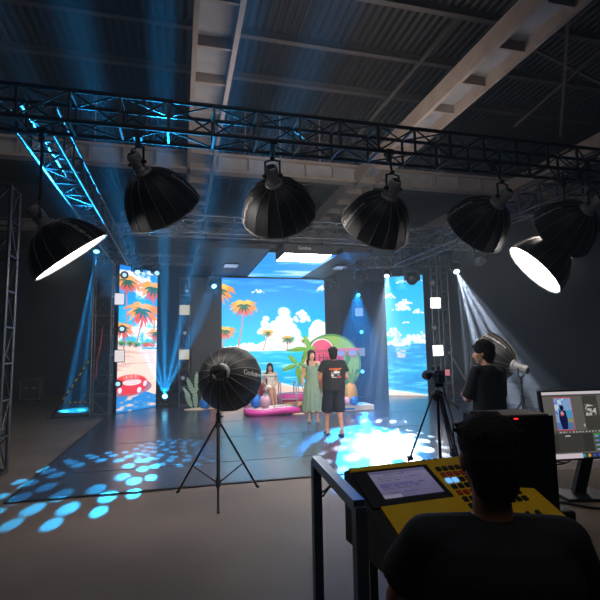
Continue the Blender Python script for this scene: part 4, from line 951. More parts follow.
def ering(c, rx, ry, n=32, rot=None, pl=0, pn=0, ph=0):
    out = []
    for j in range(n):
        a = 2*PI*j/n; k = 1+pl*math.cos(pn*a+ph); p = Vector((rx*math.cos(a)*k, ry*math.sin(a)*k, 0)); out.append(Vector(c)+(rot @ p if rot is not None else p))
    return out
def person(name, label, loc, yaw, J, sex='m', skin=SKIN, hs=1.0, voxel=.008, group=None, curl=.35, foot_pitch=(0, 0), face=True, thumbs=None):
    """J: joints in the person's own frame (x to their right, y ahead, z up)."""
    o = thing(name, label, 'person', loc, Matrix.Rotation(yaw, 3, 'Z'), group)
    f = sex == 'f'; q = MB(); w = .86 if f else 1.0; hp = J['hip']; ch = J['chest']; nk = J['neck']
    tl = (ch-hp).normalized(); Bt = basis(tl, X)
    q.ell(hp+tl*.02, (.16*(1.0 if f else .98), .115, .12), Bt); q.ell(hp.lerp(ch, .45), (.135*w, .1*w, .19), Bt); q.ell(ch-tl*.03, (.168*w, .115*w, .19), Bt); q.ell(nk-Z*.05-tl*.02, (.13*w, .075*w, .07), Bt)
    if f:
        for k in (-1, 1): q.ell(ch+Bt.col[0]*k*.07-tl*.07+Bt.col[1]*.05 if Bt.col[1].y > 0 else ch+Bt.col[0]*k*.07-tl*.07-Bt.col[1]*.05, .055, None, 12, 8)
    q.cap(nk-Z*.04, J['head']-Z*.06-J['face']*.015, .058*w, .05*w); head_shapes(q, J['head'], J['face'], J.get('up', Z), hs)
    for i, k in enumerate(('l', 'r')):
        sx = -1 if k == 'l' else 1
        sh, el, wr = J['sh_'+k], J['el_'+k], J['wr_'+k]; q.cap(nk-Z*.045+X*sx*.03, sh, .05*w, .056*w); q.cap(sh, el, .054*w, .041*w); q.cap(el, wr, .041*w, .027*w); q.cap(el.lerp(wr, .25), el.lerp(wr, .45), .042*w, .036*w)
        fd = J.get('fd_'+k, wr-el); hand_shapes(q, wr, fd, J.get('pn_'+k, X*-sx), J.get('th_'+k, Y), .95 if f else 1.05, curl)
        h, kn, an = J['hp_'+k], J['kn_'+k], J['an_'+k]; q.cap(h, kn, .085, .056); q.cap(kn, an, .056, .037); q.cap(kn.lerp(an, .2)-Y*.012, kn.lerp(an, .45)-Y*.012, .055, .047); foot_shapes(q, an, J.get('ft_'+k, Y), .92 if f else 1.05, foot_pitch[i])
    remesh(q, 'body', skin, o, None, voxel, 3)
    if face: face_parts(o, J['head'], J['face'], J.get('up', Z), hs)
    return o
def cloth(o, name, q, m, voxel=.011, smooth=4): return remesh(q, name, m, o, None, voxel, smooth)
def short_hair(o, J, s=1.0, vol=1.0, m=HAIR, voxel=.007):
    f, r, u = frame(J['face'], J.get('up', Z)); c = J['head']; B = Matrix((r, f, u)).transposed(); q = MB()
    q.ell(c-f*.02*s+u*.052*s, (.084*s*vol, .098*s*vol, .08*s*vol), B); q.ell(c-f*.045*s+u*.005*s, (.08*s*vol, .072*s*vol, .095*s), B); q.ell(c-f*.048*s-u*.06*s, (.064*s, .052*s, .06*s), B)
    rr = random.Random(4)
    for k in range(46):
        a = rr.uniform(0, 2*PI); e = rr.uniform(.15, 1.4); d = r*math.cos(a)*math.cos(e)+f*math.sin(a)*math.cos(e)+u*math.sin(e); p = c-f*.02*s+u*.05*s+Vector((0, 0, 0))+(r*d.dot(r)*.08+f*d.dot(f)*.094+u*d.dot(u)*.076)*s*vol
        q.cap(p-d*.004, p+(d*.002+(f*rr.uniform(-.4, .8)+r*rr.uniform(-1, 1))*.022)*s, .011*s, .006*s, 6)
    return cloth(o, 'hair', q, m, voxel, 1)
def tee(o, J, m, wid=1.0, hem=.86, slv=.62, name='t_shirt'):
    q = MB(); nk = J['neck']; hp = J['hip']; rs = []
    ax = (nk-hp); zt = ax.length
    for t, rx, ry in ((-.15, .205, .155), (0, .2, .15), (.3, .195, .14), (.55, .205, .14), (.75, .21, .135), (.88, .185, .115), (.96, .11, .085), (1.0, .072, .07)):
        rs.append(ering(hp+ax*(t), rx*wid, ry*wid, 32, basis(ax, X)))
    q.rings(rs)
    for k, sx in (('l', -1), ('r', 1)):
        sh, el = J['sh_'+k], J['el_'+k]; d = (el-sh); q.tube(sh+d*.0, sh+d*slv, .064*wid, .083*wid, n=20); q.ell(sh-Z*.008, .064*wid); q.cap(nk-Z*.06+X*sx*.035, sh-Z*.004, .067*wid, .066*wid)
    return cloth(o, name, q, m, .011, 4)
def std(hgt=1.72, **kw):
    s = hgt/1.72
    J = dict(hip=V(0, 0, .95), chest=V(0, .0, 1.27), neck=V(0, -.01, 1.47), head=V(0, .015, 1.605), face=V(0, 1, 0), sh_l=V(-.18, -.01, 1.41), sh_r=V(.18, -.01, 1.41), el_l=V(-.23, -.04, 1.12), el_r=V(.23, -.04, 1.12), wr_l=V(-.24, .05, .88), wr_r=V(.24, .05, .88),
             hp_l=V(-.09, 0, .9), hp_r=V(.09, 0, .9), kn_l=V(-.1, .02, .5), kn_r=V(.1, .02, .5), an_l=V(-.11, -.02, .1), an_r=V(.11, -.02, .1))
    J.update(kw); return {k: (v*s if k[:2] not in ('fa', 'up', 'fd', 'pn', 'th', 'ft') else v) for k, v in J.items()}
def yaw_of(d): d = Vector(d); return math.atan2(-d.x, d.y)

# the man walking away from us
pm = PZ(335, 436); fwd_ = (FWD+RIGHT*-.12).normalized()
J = std(1.66, an_l=V(-.13, .12, .105), kn_l=V(-.125, .13, .5), an_r=V(.12, -.13, .12), kn_r=V(.11, .05, .5), el_l=V(-.275, .0, 1.13), wr_l=V(-.25, .13, .93), el_r=V(.265, .02, 1.13), wr_r=V(.2, .22, .98), head=V(0, .03, 1.60))
m_ = person('person', 'man seen from behind in black printed T-shirt and black shorts walking on stage', (pm.x, pm.y, ZS), yaw_of(fwd_), J, 'm', SKIN2, foot_pitch=(0, .22))
short_hair(m_, J, 1.06, 1.02); sh_ = tee(m_, J, TEE, 1.12)
q = MB(); q.ell(J['hip']+V(0, 0, -.01), (.19, .15, .13))
for k in ('l', 'r'): q.tube(J['hp_'+k]+V(0, 0, .03), J['kn_'+k]+V(0, 0, -.04), .118, .118, n=20)
cloth(m_, 'shorts', q, SHORTS)
def back_print(o, J, wid, items):
    nk, hp = J['neck'], J['hip']
    for nm, mt, pts in items:
        q = MB(); vs = []
        for x, z in pts: rx, ry = .207*wid, .139*wid; vs.append(V(x, -ry*math.sqrt(max(1-(x/rx)**2, .05))-.014, z*1.66/1.70))
        n = len(vs); q.add([p for p in vs]+[p+V(0, .01, 0) for p in vs], [list(range(n)), [2*n-1-i for i in range(n)]]+[(i, n+i, n+(i+1) % n, (i+1) % n) for i in range(n)]); q.build(nm, mt, o)
def rect(x0, z0, x1, z1): return [(x0, z0), (x1, z0), (x1, z1), (x0, z1)]
def oval(x, z, a, b, n=14): return [(x+a*math.cos(2*PI*k/n), z+b*math.sin(2*PI*k/n)) for k in range(n)]
items = []
for i in range(7): x = -.105+i*.03; items.append(('print', PR_O, rect(x, 1.265+.004*(i % 2), x+.021, 1.305-.004*(i % 3))))
items.append(('print', PR_O, oval(.115, 1.292, .014, .014)))
items += [('print', PR_W, oval(.02, 1.225, .045, .03)), ('print', PR_W, oval(.075, 1.222, .022, .024)), ('print', PR_G, oval(-.045, 1.2, .035, .035)), ('print', PR_W, oval(-.05, 1.165, .026, .026)), ('print', PR_G, oval(.07, 1.17, .03, .02)), ('print', PR_R, rect(.05, 1.115, .125, 1.14)), ('print', PR_W, rect(-.06, 1.12, .035, 1.132))]
back_print(sh_, J, 1.12, items)
for k in ('l', 'r'):
    q = MB(); an = J['an_'+k]; p_ = 0 if k == 'l' else .22; q.box(an+V(0, .05, -.092), (.095, .27, .022), Matrix.Rotation(-p_*.5, 3, 'X'), .01); sd = q.build('sandal', SHOEB, m_)

# the woman in the sage dress, facing us
pw = PZ(313, 422); J = std(1.62, an_l=V(-.1, .05, .1), kn_l=V(-.09, .05, .5), an_r=V(.1, -.02, .1), el_r=V(.235, -.03, 1.13), wr_r=V(.25, .1, .89), el_l=V(-.22, -.02, 1.13), wr_l=V(-.2, .12, .9), sh_l=V(-.155, -.01, 1.40), sh_r=V(.155, -.01, 1.40), head=V(.01, .02, 1.605), face=V(-.25, 1, -.02))
fdw = (FWD*-1+RIGHT*.12).normalized()
w_ = person('person', 'woman with long dark hair standing in a long sage green dress, facing us', (pw.x, pw.y, ZS), yaw_of(fdw), J, 'f', SKIN)
s_ = 1.62/1.72; q = MB(); rs = []
for z, rx, ry, pl in ((.27, .27, .22, .05), (.4, .25, .205, .05), (.6, .225, .19, .045), (.8, .2, .17, .035), (.92, .18, .145, .02), (1.04, .142, .118, .0), (1.12, .142, .122, 0), (1.22, .158, .138, 0), (1.3, .162, .138, 0), (1.345, .15, .12, 0)): rs.append(ering(V(0, .005, z*s_), rx*s_, ry*s_, 96, None, pl, 14, z))
q.rings(rs); dr = q.build('dress', SAGE, w_)
for sx in (-1, 1):
    q = MB(); q.ell(J['sh_r' if sx > 0 else 'sh_l']+V(sx*.015, 0, -.05), (.07, .075, .062)); q.build('sleeve', SAGE, dr)
q = MB(); q.path(ering(V(0, .005, 1.335*s_), .158*s_, .128*s_, 40), .012, n=6, closed=True); q.build('neckline_ruffle', SAGE, dr)
def long_hair(o, J, side, s=1.0, L=.42, both=True, FW=.12):
    f, r, u = frame(J['face']); c = J['head']; B = Matrix((r, f, u)).transposed(); q = MB(); q.ell(c-f*.02*s+u*.05*s, (.082*s, .096*s, .078*s), B); q.ell(c-f*.045*s, (.082*s, .07*s, .1*s), B)
    for k in (-1, 1):
        q.cap(c+r*k*.062*s+f*.035*s+u*.06*s, c+r*k*.076*s+f*.01*s-u*.06*s, .024*s, .022*s); q.cap(c+r*k*.076*s+f*.005*s-u*.06*s, c+r*k*.085*s-f*.03-u*.17*s, .024*s, .03*s)
    q.cap(c-f*.06*s-u*.03*s, c-f*.085*s-u*(.12+L*.5)*s, .07*s, .065*s)
    for k in ((-1, 1) if both else (side,)): q.cap(c+r*k*.085*s+f*(FW-.1)-u*.15*s, c+r*k*.1*s+f*FW-u*(.15+L)*s, .036*s, .022*s)
    return cloth(o, 'hair', q, HAIR, .008, 2)
long_hair(w_, J, 1, 1.0, .08, True, .05)
for k in ('l', 'r'):
    q = MB(); an = J['an_'+k]; q.box(an+V(0, .04, -.085), (.085, .23, .016), None, .007); sd = q.build('sandal', SHOE, w_)
    q = MB(); q.path([an+V(-.045, .1, -.08), an+V(-.03, .09, -.035), an+V(.03, .09, -.035), an+V(.045, .1, -.08)], .008, n=6); q.build('strap', SHOE, sd)

# the seated woman in ivory
zs = .44+ZS; J = dict(hip=V(0, 0, .56), chest=V(0, .02, .86), neck=V(0, .02, 1.04), head=V(.0, .05, 1.165), face=V(.1, 1, -.06), sh_l=V(-.15, .01, .985), sh_r=V(.15, .01, .985), el_l=V(-.2, .04, .74), el_r=V(.2, .06, .74), wr_l=V(-.08, .24, .62), wr_r=V(.08, .25, .62), th_l=V(1, 0, .3), th_r=V(-1, 0, .3), pn_l=V(0, 0, -1), pn_r=V(0, 0, -1), fd_l=V(.5, .8, -.1), fd_r=V(-.5, .8, -.1),
    hp_l=V(-.085, .04, .53), hp_r=V(.085, .04, .53), kn_l=V(-.05, .44, .55), kn_r=V(.06, .46, .57), an_l=V(-.1, .38, .11), an_r=V(-.02, .52, .13))
fs_ = (FWD*-1+RIGHT*.2).normalized()
sw = person('person', 'woman with long dark hair in an off-shoulder ivory dress, sitting', (cs.x, cs.y, ZS), yaw_of(fs_), J, 'f', SKIN)
q = MB(); rs = []
for z, rx, ry in ((.5, .2, .16), (.58, .195, .155), (.68, .15, .125), (.76, .15, .14), (.86, .168, .158), (.93, .172, .152)): rs.append(ering(V(0, .01, z), rx, ry, 40))
q.rings(rs)
for k in ('l', 'r'): q.tube(J['hp_'+k]-V(0, .05, -.02), J['hp_'+k].lerp(J['kn_'+k], .62)+V(0, 0, .01), .105, .1, n=18)
dr = cloth(sw, 'dress', q, IVORY)
q = MB(); q.path([p for p in ering(V(0, .01, .945), .205, .15, 40)], .03, n=8, closed=True); q.build('off_shoulder_ruffle', IVORY, dr)
long_hair(sw, J, 1, 1.02, .36, False, .14)
for k in ('l', 'r'):
    q = MB(); an = J['an_'+k]; q.box(an+V(0, .04, -.088), (.08, .22, .016), None, .007); q.build('sandal', SHOE, sw)

# the crew member standing at right, looking towards the stage on the left
pr = PD(486, 345, 5.1); fr = (FWD*.95+RIGHT*-.35).normalized(); lf = (RIGHT*-.86+FWD*.42)
yr = yaw_of(fr); fl_ = Matrix.Rotation(-yr, 3, 'Z') @ lf
J = std(1.67, face=V(fl_.x, fl_.y, -.03), head=V(-.02, .04, 1.60), wr_l=V(-.08, .3, 1.1), wr_r=V(.08, .3, 1.12), el_l=V(-.22, .08, 1.1), el_r=V(.22, .08, 1.1), sh_l=V(-.17, -.01, 1.40), sh_r=V(.17, -.01, 1.40))
rm = person('person', 'crew member in dark T-shirt standing at right, head turned left to the stage', (pr.x, pr.y, .0), yr, J, 'm', SKIN)
short_hair(rm, J, 1.12, 1.06); tee(rm, J, TEEN, .97, slv=.95)
q = MB(); q.ell(J['hip']+V(0, 0, -.01), (.175, .135, .12))
for k in ('l', 'r'): q.tube(J['hp_'+k]+V(0, 0, .03), J['an_'+k]+V(0, 0, .0), .1, .075, n=18)
cloth(rm, 'trousers', q, TROUS)
for k in ('l', 'r'):
    q = MB(); an = J['an_'+k]; q.cap(an+V(0, -.04, -.045), an+V(0, .14, -.06), .05, .04); q.ell(an+V(0, 0, -.02), (.05, .06, .05)); q.box(an+V(0, .05, -.092), (.095, .28, .016), None, .006); cloth(rm, 'shoe', q, SHOEB, .01, 1)

# the operator seated in front of us, seen from behind
ph_ = PD(490, 460, 1.38); yo = yaw_of((FWD+RIGHT*.1).normalized()); hz = ph_.z
dz = hz-1.245
J = dict(hip=V(0, -.02, .56+dz), chest=V(0, .02, .88+dz), neck=V(0, .0, 1.09+dz), head=V(0, .03, 1.245+dz), face=V(-.08, 1, -.12), sh_l=V(-.185, .0, 1.03+dz), sh_r=V(.185, .0, 1.03+dz), el_l=V(-.26, .14, .80+dz), el_r=V(.27, .14, .80+dz), wr_l=V(-.16, .37, .86), wr_r=V(.2, .38, .86), th_l=V(1, 0, 0), th_r=V(-1, 0, 0), pn_l=V(0, 0, -1), pn_r=V(0, 0, -1), fd_l=V(0, 1, -.12), fd_r=V(0, 1, -.12),
    hp_l=V(-.1, .03, .54+dz), hp_r=V(.1, .03, .54+dz), kn_l=V(-.14, .44, .53+dz-.02), kn_r=V(.14, .44, .53+dz-.02), an_l=V(-.15, .34, .33), an_r=V(.15, .34, .33))
fo = person('person', 'operator with short dark hair seen from behind, seated at the control desk', (ph_.x-.0*1, ph_.y, 0), yo, J, 'm', SKIN2, 1.0, .008, face=True)
short_hair(fo, J, 1.02, 1.0, voxel=.006); tee(fo, J, TEE, 1.06)
q = MB(); q.ell(J['hip']+V(0, 0, -.01), (.185, .15, .12))
for k in ('l', 'r'): q.tube(J['hp_'+k]-V(0, .03, 0), J['kn_'+k]+V(0, .02, 0), .1, .085, n=18); q.tube(J['kn_'+k]+V(0, 0, .03), J['an_'+k], .085, .07, n=18); q.ell(J['kn_'+k], .085)
cloth(fo, 'trousers', q, TROUS)
for k in ('l', 'r'):
    q = MB(); an = J['an_'+k]; q.cap(an+V(0, -.04, -.045), an+V(0, .14, -.06), .05, .04); q.ell(an+V(0, 0, -.02), (.05, .06, .05)); cloth(fo, 'shoe', q, SHOEB, .01, 1)
STOOLZ = J['hip'].z-.13
# ------------------------------------------------------------------ control desk in the foreground
TZ = .79
TABLE = mat('beige_table_top', '#8a7765', .7, 0, .12, 5); YELL = mat('console_yellow', '#f2be16', .42, 0, .08); KEYR = mat('red_key', '#c23a22', .5); KEYK = mat('black_key', '#1a1816', .5); KEYB = emis('blue_lit_key', '#5a9cff', 1.6); DARKG = mat('dark_grey_plastic', '#1d1f24', .45); PCM = mat('computer_case', '#15171c', .4, .3, .06); MESHT = mat('case_mesh_top', '#6b5c4e', .6, .2, .25, 180); PCRED = emis('red_glow', '#ff2a2a', 1.3); PCBLUE = emis('blue_led', '#4a4aff', 1.6); STEELBLUE = mat('blue_grey_steel', '#5d6d80', .35, .7, .08)
RD = Matrix((RIGHT, FWD, UP)).transposed()
tl0, tl1, td0, td1 = .36, 2.9, 1.66, 3.25
oc = DK((tl0+tl1)/2, (td0+td1)/2, 0); o = thing('control_table', 'beige control table in the lower right carrying monitor and computer', 'table', oc, RD)
q = MB(); q.box((0, 0, TZ-.02), (tl1-tl0, td1-td0, .04), bev=.006); q.build('table_top', TABLE, o)
for sx in (-1, 1):
    for sy in (-1, 1):
        q = MB(); q.bar((sx*((tl1-tl0)/2-.08), sy*((td1-td0)/2-.08), 0), (sx*((tl1-tl0)/2-.08), sy*((td1-td0)/2-.08), TZ-.04), .05); q.build('leg', BLK, o)
q = MB(); q.bar((-(tl1-tl0)/2+.08, (td1-td0)/2-.08, TZ-.1), ((tl1-tl0)/2-.08, (td1-td0)/2-.08, TZ-.1), .04, .06); q.build('apron', BLK, o)
# stool under the operator
so = fo.location+Matrix.Rotation(yo, 3, 'Z') @ V(0, -.02, 0); so.z = 0
o = thing('stool', 'round black stool under the seated operator', 'stool', so)
q = MB(); q.lathe([(.001, STOOLZ-.07), (.17, STOOLZ-.07), (.19, STOOLZ-.04), (.18, STOOLZ-.005), (.001, STOOLZ)], n=24); q.build('seat', BLKP, o)
q = MB(); q.tube((0, 0, .05), (0, 0, STOOLZ-.06), .03); q.build('column', SILV, o)
q = MB(); q.path([V(.22*math.cos(2*PI*k/24), .22*math.sin(2*PI*k/24), .26) for k in range(24)], .012, n=6, closed=True); q.bar((-.22, 0, .26), (.22, 0, .26), .02); q.build('foot_ring', SILV, o)
for k in range(5):
    a = 2*PI*k/5; q = MB(); q.bar((0, 0, .06), (.28*math.cos(a), .28*math.sin(a), .04), .04, .03); q.tube((.28*math.cos(a), .28*math.sin(a), .0), (.28*math.cos(a), .28*math.sin(a), .035), .02); q.build('leg', BLK, o)

# lighting console: fitted to its surveyed corners
CA = PD(344, 468.5, 2.12); CB = PD(494, 457.5, 2.38)                     # far edge of the top
ex = (CB-CA); ex.z = 0; Wc = ex.length; ex = ex.normalized(); ey = UP.cross(ex)      # ex to the right, ey away from us
CH = ((CA.z+CB.z)/2)-TZ; Dc = .5; Rc = Matrix((ex, ey, UP)).transposed(); oc = CA.copy(); oc.z = TZ+.001
o = thing('lighting_console', 'yellow lighting console with a lilac screen and rows of keys on the table', 'lighting console', oc, Rc)
prof = [(0, 0), (0, CH), (-Dc*.97, .075), (-Dc, .06), (-Dc, 0)]
q = MB(); q.add([V(x, y, z) for x in (0, Wc) for y, z in prof], [(4, 3, 2, 1, 0), (5, 6, 7, 8, 9)]+[(i, (i+1) % 5, 5+(i+1) % 5, 5+i) for i in range(5)]); body = q.build('body', DARKG, o)
sl = V(0, -Dc*.97, .075-CH); sL = sl.length; sl.normalize(); sn = V(1, 0, 0).cross(sl)*-1
if sn.z < 0: sn = -sn
def top(x, t, h=0): return V(x, 0, CH)+sl*(t*sL)+sn*h
def plate(x0, t0, x1, t1, h, th, inset=None):
    q = MB(); vs = [top(x, t, z) for z in (h, h+th) for x, t in ((x0, t0), (x1, t0), (x1, t1), (x0, t1))]; q.add(vs, [(0, 1, 2, 3), (7, 6, 5, 4), (0, 4, 5, 1), (1, 5, 6, 2), (2, 6, 7, 3), (3, 7, 4, 0)]); return q
sx0, sx1, st0, st1 = .09, Wc*.46, .085, .40
q = MB()
for a in ((.02, .0, Wc-.005, .055), (sx1+.025, .055, Wc-.005, 1.0), (.05, .47, sx1+.025, 1.0)):
    q2 = plate(*a, .0005, .012); q.add(q2.v, q2.f)
q.build('yellow_panel', YELL, o)
q2 = plate(.02, .055, sx1+.025, .47, .0005, .009); bz = q2.build('screen_bezel', DARKG, o)
# its display
cv = Canvas(0, 0, 1, .8, 80, 64); cv.grad([(0, '#9a96b8'), (.8, '#77739a')]); cv.put((fbm(cv.X*5, cv.Y*5, 3) > .55)*.3, '#8e7fc0'); rr = random.Random(3)
for k in range(12):
    y = .06+k*.06
    if rr.random() < .8: cv.put(((abs(cv.Y-y) < .014) & (cv.X > .06) & (cv.X < rr.uniform(.3, .95)) & (fbm(cv.X*30, cv.Y*2, k) > .42))*.7, '#55527a')
cv.put(((abs(cv.Y-.04) < .03))*.6, '#5a587a'); cv.put(((abs(cv.X-.35) < .3) & (abs(cv.Y-.42) < .05))*.5, '#6a60a4'); cv.put(((cv.Y > .7) & (cv.X < .3))*.6, '#c8c4da')
cv.screen('display', top(sx0, st0, .0125), top(sx1, st0, .0125), top(sx0, st1, .0125), mat_attr('console_display', .42), bz)
for r_ in range(7):
    for c_ in range(9):
        x = sx1+.05+c_*.034; t = .12+r_*.075
        if x > Wc-.03: continue
        m = KEYR if r_ in (1, 4) else (KEYB if (r_ == 2 and c_ < 2) else KEYK); tt = .045
        q2 = plate(x, t, x+.022, t+tt, .0125, .007); q2.build('key', m, o)
for c_ in range(6):
    x = sx1+.06+c_*.05
    if x < Wc-.03: q2 = plate(x, .74, x+.014, .86, .0125, .012); q2.build('fader', KEYK, o)
q = MB()
for k in range(3): x = Wc*.5+k*.03; q.tube(V(x, -.005, CH), V(x, -.005, CH+.014), .006)
q.build('connector', KEYK, o)

# steel frame at the left of the console
F0 = PD(316, 460, 2.35); F1 = PD(359, 504, 1.72); fz = F0.z; F1.z = fz-.02; o = thing('steel_frame', 'blue-grey steel tube frame standing left of the yellow console', 'stand', (F0.x, F0.y, 0))
q = MB(); q.bar(F0+UP*.0, F1, .042, .042); q.build('top_rail', STEELBLUE, o, world=True)
for p in (F0, F1):
    q = MB(); q.bar((p.x, p.y, 0), (p.x, p.y, p.z), .042); q.build('leg', STEELBLUE, o, world=True)
q = MB(); q.bar((F0.x, F0.y, .25), (F1.x, F1.y, .25), .035); q.build('lower_rail', STEELBLUE, o, world=True)
cpth = [PD(323, 496, 2.5), PD(330, 488, 2.55), PD(340, 489, 2.55), PD(350, 495, 2.5), PD(362, 508, 2.45)]
for k in range(2):
    pts = [p+UP*(.02*k)+RIGHT*(.012*k)+UP*.01*math.sin(i*2+k) for i, p in enumerate(cpth)]; pts = [PD(318, 494, 2.35)]+pts+[DK(.37, 2.5, TZ+.01)]; single('cable', MB().path(pts, .006, n=6), BLK, ('upper' if k else 'lower') + ' black cable looping from the steel frame to the console table', 'cable', 'cables between frame and console', loc=pts[0])

# monitor
MA = PD(541, 392.5, 2.62); mx = (RIGHT+FWD*.14).normalized(); mup = (UP*.99-RIGHT*.10+FWD*.12).normalized(); mn = mx.cross(mup).normalized()*1.0; mup = mn.cross(mx).normalized()
MWd, MHt = .61, .352; Rm_ = Matrix((mx, mn, mup)).transposed()
mc = MA+mx*MWd/2-mup*MHt/2; mb = Vector((mc.x, mc.y, TZ)); o = thing('monitor', 'desktop monitor on the table showing a streaming program', 'monitor', mb)
fr_ = mn if mn.dot(FWD) < 0 else -mn
q = MB(); q.box(mc-fr_*.018, (MWd+.016, .03, MHt+.02), Rm_, .006); q.build('housing', BLKP, o, world=True)
cv = Canvas(0, 0, 100, 35.2, 320, 141); cv.grad([(0, '#6b6a66'), (35.2, '#66645f')])
def rc(x0, y0, x1, y1, c, a=1.0): cv.put(((cv.X >= x0) & (cv.X < x1) & (cv.Y >= y0) & (cv.Y < y1))*a, c)
rc(0, 0, 100, 1.5, '#e4dce0'); rc(0, 1.5, 100, 2.6, '#55544f'); rc(10.6, 3.1, 28, 20.6, '#e0504a'); rc(11, 3.4, 27.6, 20.3, '#8fb8e6')
sub = (cv.X > 11) & (cv.X < 27.6) & (cv.Y > 3.4) & (cv.Y < 20.3); f = fbm(cv.X/4, cv.Y/3, 5); cv.put((sub & (f > .48) & (cv.Y < 12))*.9, '#3d8fe8'); cv.put((sub & (f > .58) & (cv.Y < 12))*.9, '#e8f2fa'); cv.put((sub & (cv.Y > 10) & (cv.X > 22) & (cv.Y < 15))*.9, '#4aa8d8'); cv.put((sub & (cv.Y > 14) & (cv.X > 21))*.7, '#9a9a5a'); cv.put((sub & (cv.Y > 16.6))*.7, '#4a78c0')
cv.ell(17.6, 8.6, 2.0, 1.4, '#101a3c'); cv.poly([(14.5, 10), (21, 10), (22, 15), (21, 20), (15.8, 20), (14, 15)], '#141d50'); cv.ell(17.4, 11.6, 1.7, 1.2, '#e0a0a8'); rc(15.6, 12.4, 19, 13.1, '#c04040')
rc(39, 2.6, 54, 20.6, '#47463f'); f = fbm(cv.X/1.6, cv.Y/1.0, 9); cv.put(((abs(cv.X-46) < 5.5) & (abs(cv.Y-10.2) < 3.0) & (f > .5))*.9, '#d8d6d0'); rc(37, 17.6, 38.4, 19, '#bbbbbb')
rc(0, 20.8, 100, 22.4, '#56544f'); rr = random.Random(2)
for k in range(26): rc(12+k*3.2, 21.1, 12+k*3.2+rr.uniform(.8, 2.4), 21.9, '#c8c4c0', .8)
rc(0, 22.4, 44, 32, '#3a3935'); rc(10, 23, 34, 31.5, '#43423d'); rc(17, 23.2, 22, 24, '#dddddd', .8)
for k in range(4): y = 22.6+k*2.3; rc(45, y, 100, y+1.1, '#3a9a3c' if k == 0 else '#3a6a3a'); rc(46, y+1.1, 100, y+2.0, '#4060c8'); rc(46, y+1.2, 49, y+1.9, '#d0d0d0', .7)
rc(0, 32.6, 100, 35.2, '#e6d6de'); rc(31, 32.8, 100, 35.2, '#3a3a44')
for k, c in enumerate(('#2fa8b8', '#e0b030', '#4a58b0', '#3a58b8', '#3048a0', '#c83a48', '#4a88a8', '#888888', '#55a058')): rc(31+k*5, 33.2, 33.8+k*5, 34.8, c)
bl0 = MA+fr_*.0
cv.screen('display', MA, MA+mx*MWd, MA-mup*MHt, mat_attr('monitor_pixels', .62), o, off=mb)
q = MB(); q.bar(mc-fr_*.06-mup*.06, Vector((mc.x, mc.y, TZ+.02))-fr_*.06-mx*.1, .065, .03, upv=fr_); q.box(mc-fr_*.045, (.12, .03, .12), Rm_); q.build('neck', DARKG, o, world=True)
q = MB(); q.box(Vector((mc.x, mc.y, TZ+.011))-fr_*.03-mx*.1, (.26, .2, .018), RD, .006); q.build('base', DARKG, o, world=True)
# computer tower
T0 = PD(553.5, 413.5, 2.05); T1 = PD(497, 416.5, 2.17)                     # near top edge
T0 = PD(553.5, 413.5, 2.16)
tx = (T0-PD(484, 417.5, 2.12)); tx.z = 0; tL = tx.length; tx.normalize(); ty = UP.cross(tx); Rt = Matrix((tx, ty, UP)).transposed()
tH = T0.z-TZ-.004; tw_ = .21; oT = T0-tx*tL/2+ty*tw_/2; oT.z = TZ+.003
o = thing('computer_tower', 'black computer tower with mesh top and red glow beside the monitor', 'computer', oT, Rt)
q = MB(); q.box((0, 0, tH/2), (tL, tw_, tH-.012), bev=.006); q.build('case', PCM, o)
q = MB(); q.box((.0, 0, tH-.006), (tL-.03, tw_-.02, .01), bev=.003); q.build('top_mesh', MESHT, o)
q = MB(); q.box((-tL/2+.045, -tw_/2-.001, tH-.016), (.06, .005, .012)); q.box((-tL/2+.15, -tw_/2-.001, tH-.016), (.02, .005, .006)); q.build('red_light', PCRED, o)
q = MB(); q.box((tL/2-.06, -tw_/2-.002, .05), (.05, .006, .02)); q.build('blue_light', PCBLUE, o)
for sx in (-1, 1):
    for sy in (-1, 1): q = MB(); q.box((sx*(tL/2-.04), sy*(tw_/2-.03), .002), (.04, .03, .008)); q.build('foot', BLKP, o)
# small things around it
pa = DK(0, 0, 0); A_ = PD(561, 484, 2.3); A_.z = TZ+.0015
o = thing('power_adapter', 'small black power adapter on the table right of the computer tower', 'adapter', A_, RD)
q = MB(); q.box((0, 0, .028), (.07, .1, .055), bev=.01); q.build('case', BLKP, o)
q = MB(); q.tube((0, .05, .03), (0, .075, .03), .01); q.build('plug', BLKP, o)
for k, (py_, sg) in enumerate(((463, .05), (467, .035))):
    a = PD(551, 458+k*6, 2.35); b = PD(586, 448, 2.72); b = b-fr_*.05; pts = []
    for i in range(13): t_ = i/12; p = a.lerp(b, t_); p = p-UP*sg*math.sin(PI*t_); pts.append(p)
    single('cable', MB().path(pts, .0045, n=6), BLK, ('upper' if k == 0 else 'lower') + ' thin cable hanging between the computer tower and the monitor', 'cable', 'cables behind the computer tower', loc=pts[0])
pts = [DK(1.2+.08*i, 2.55-.02*i+.05*math.sin(i*1.3), TZ+.0065) for i in range(16)]; single('cable', MB().path(pts, .006, n=6), BLK, 'black cable lying across the beige table top', 'cable', loc=pts[0])

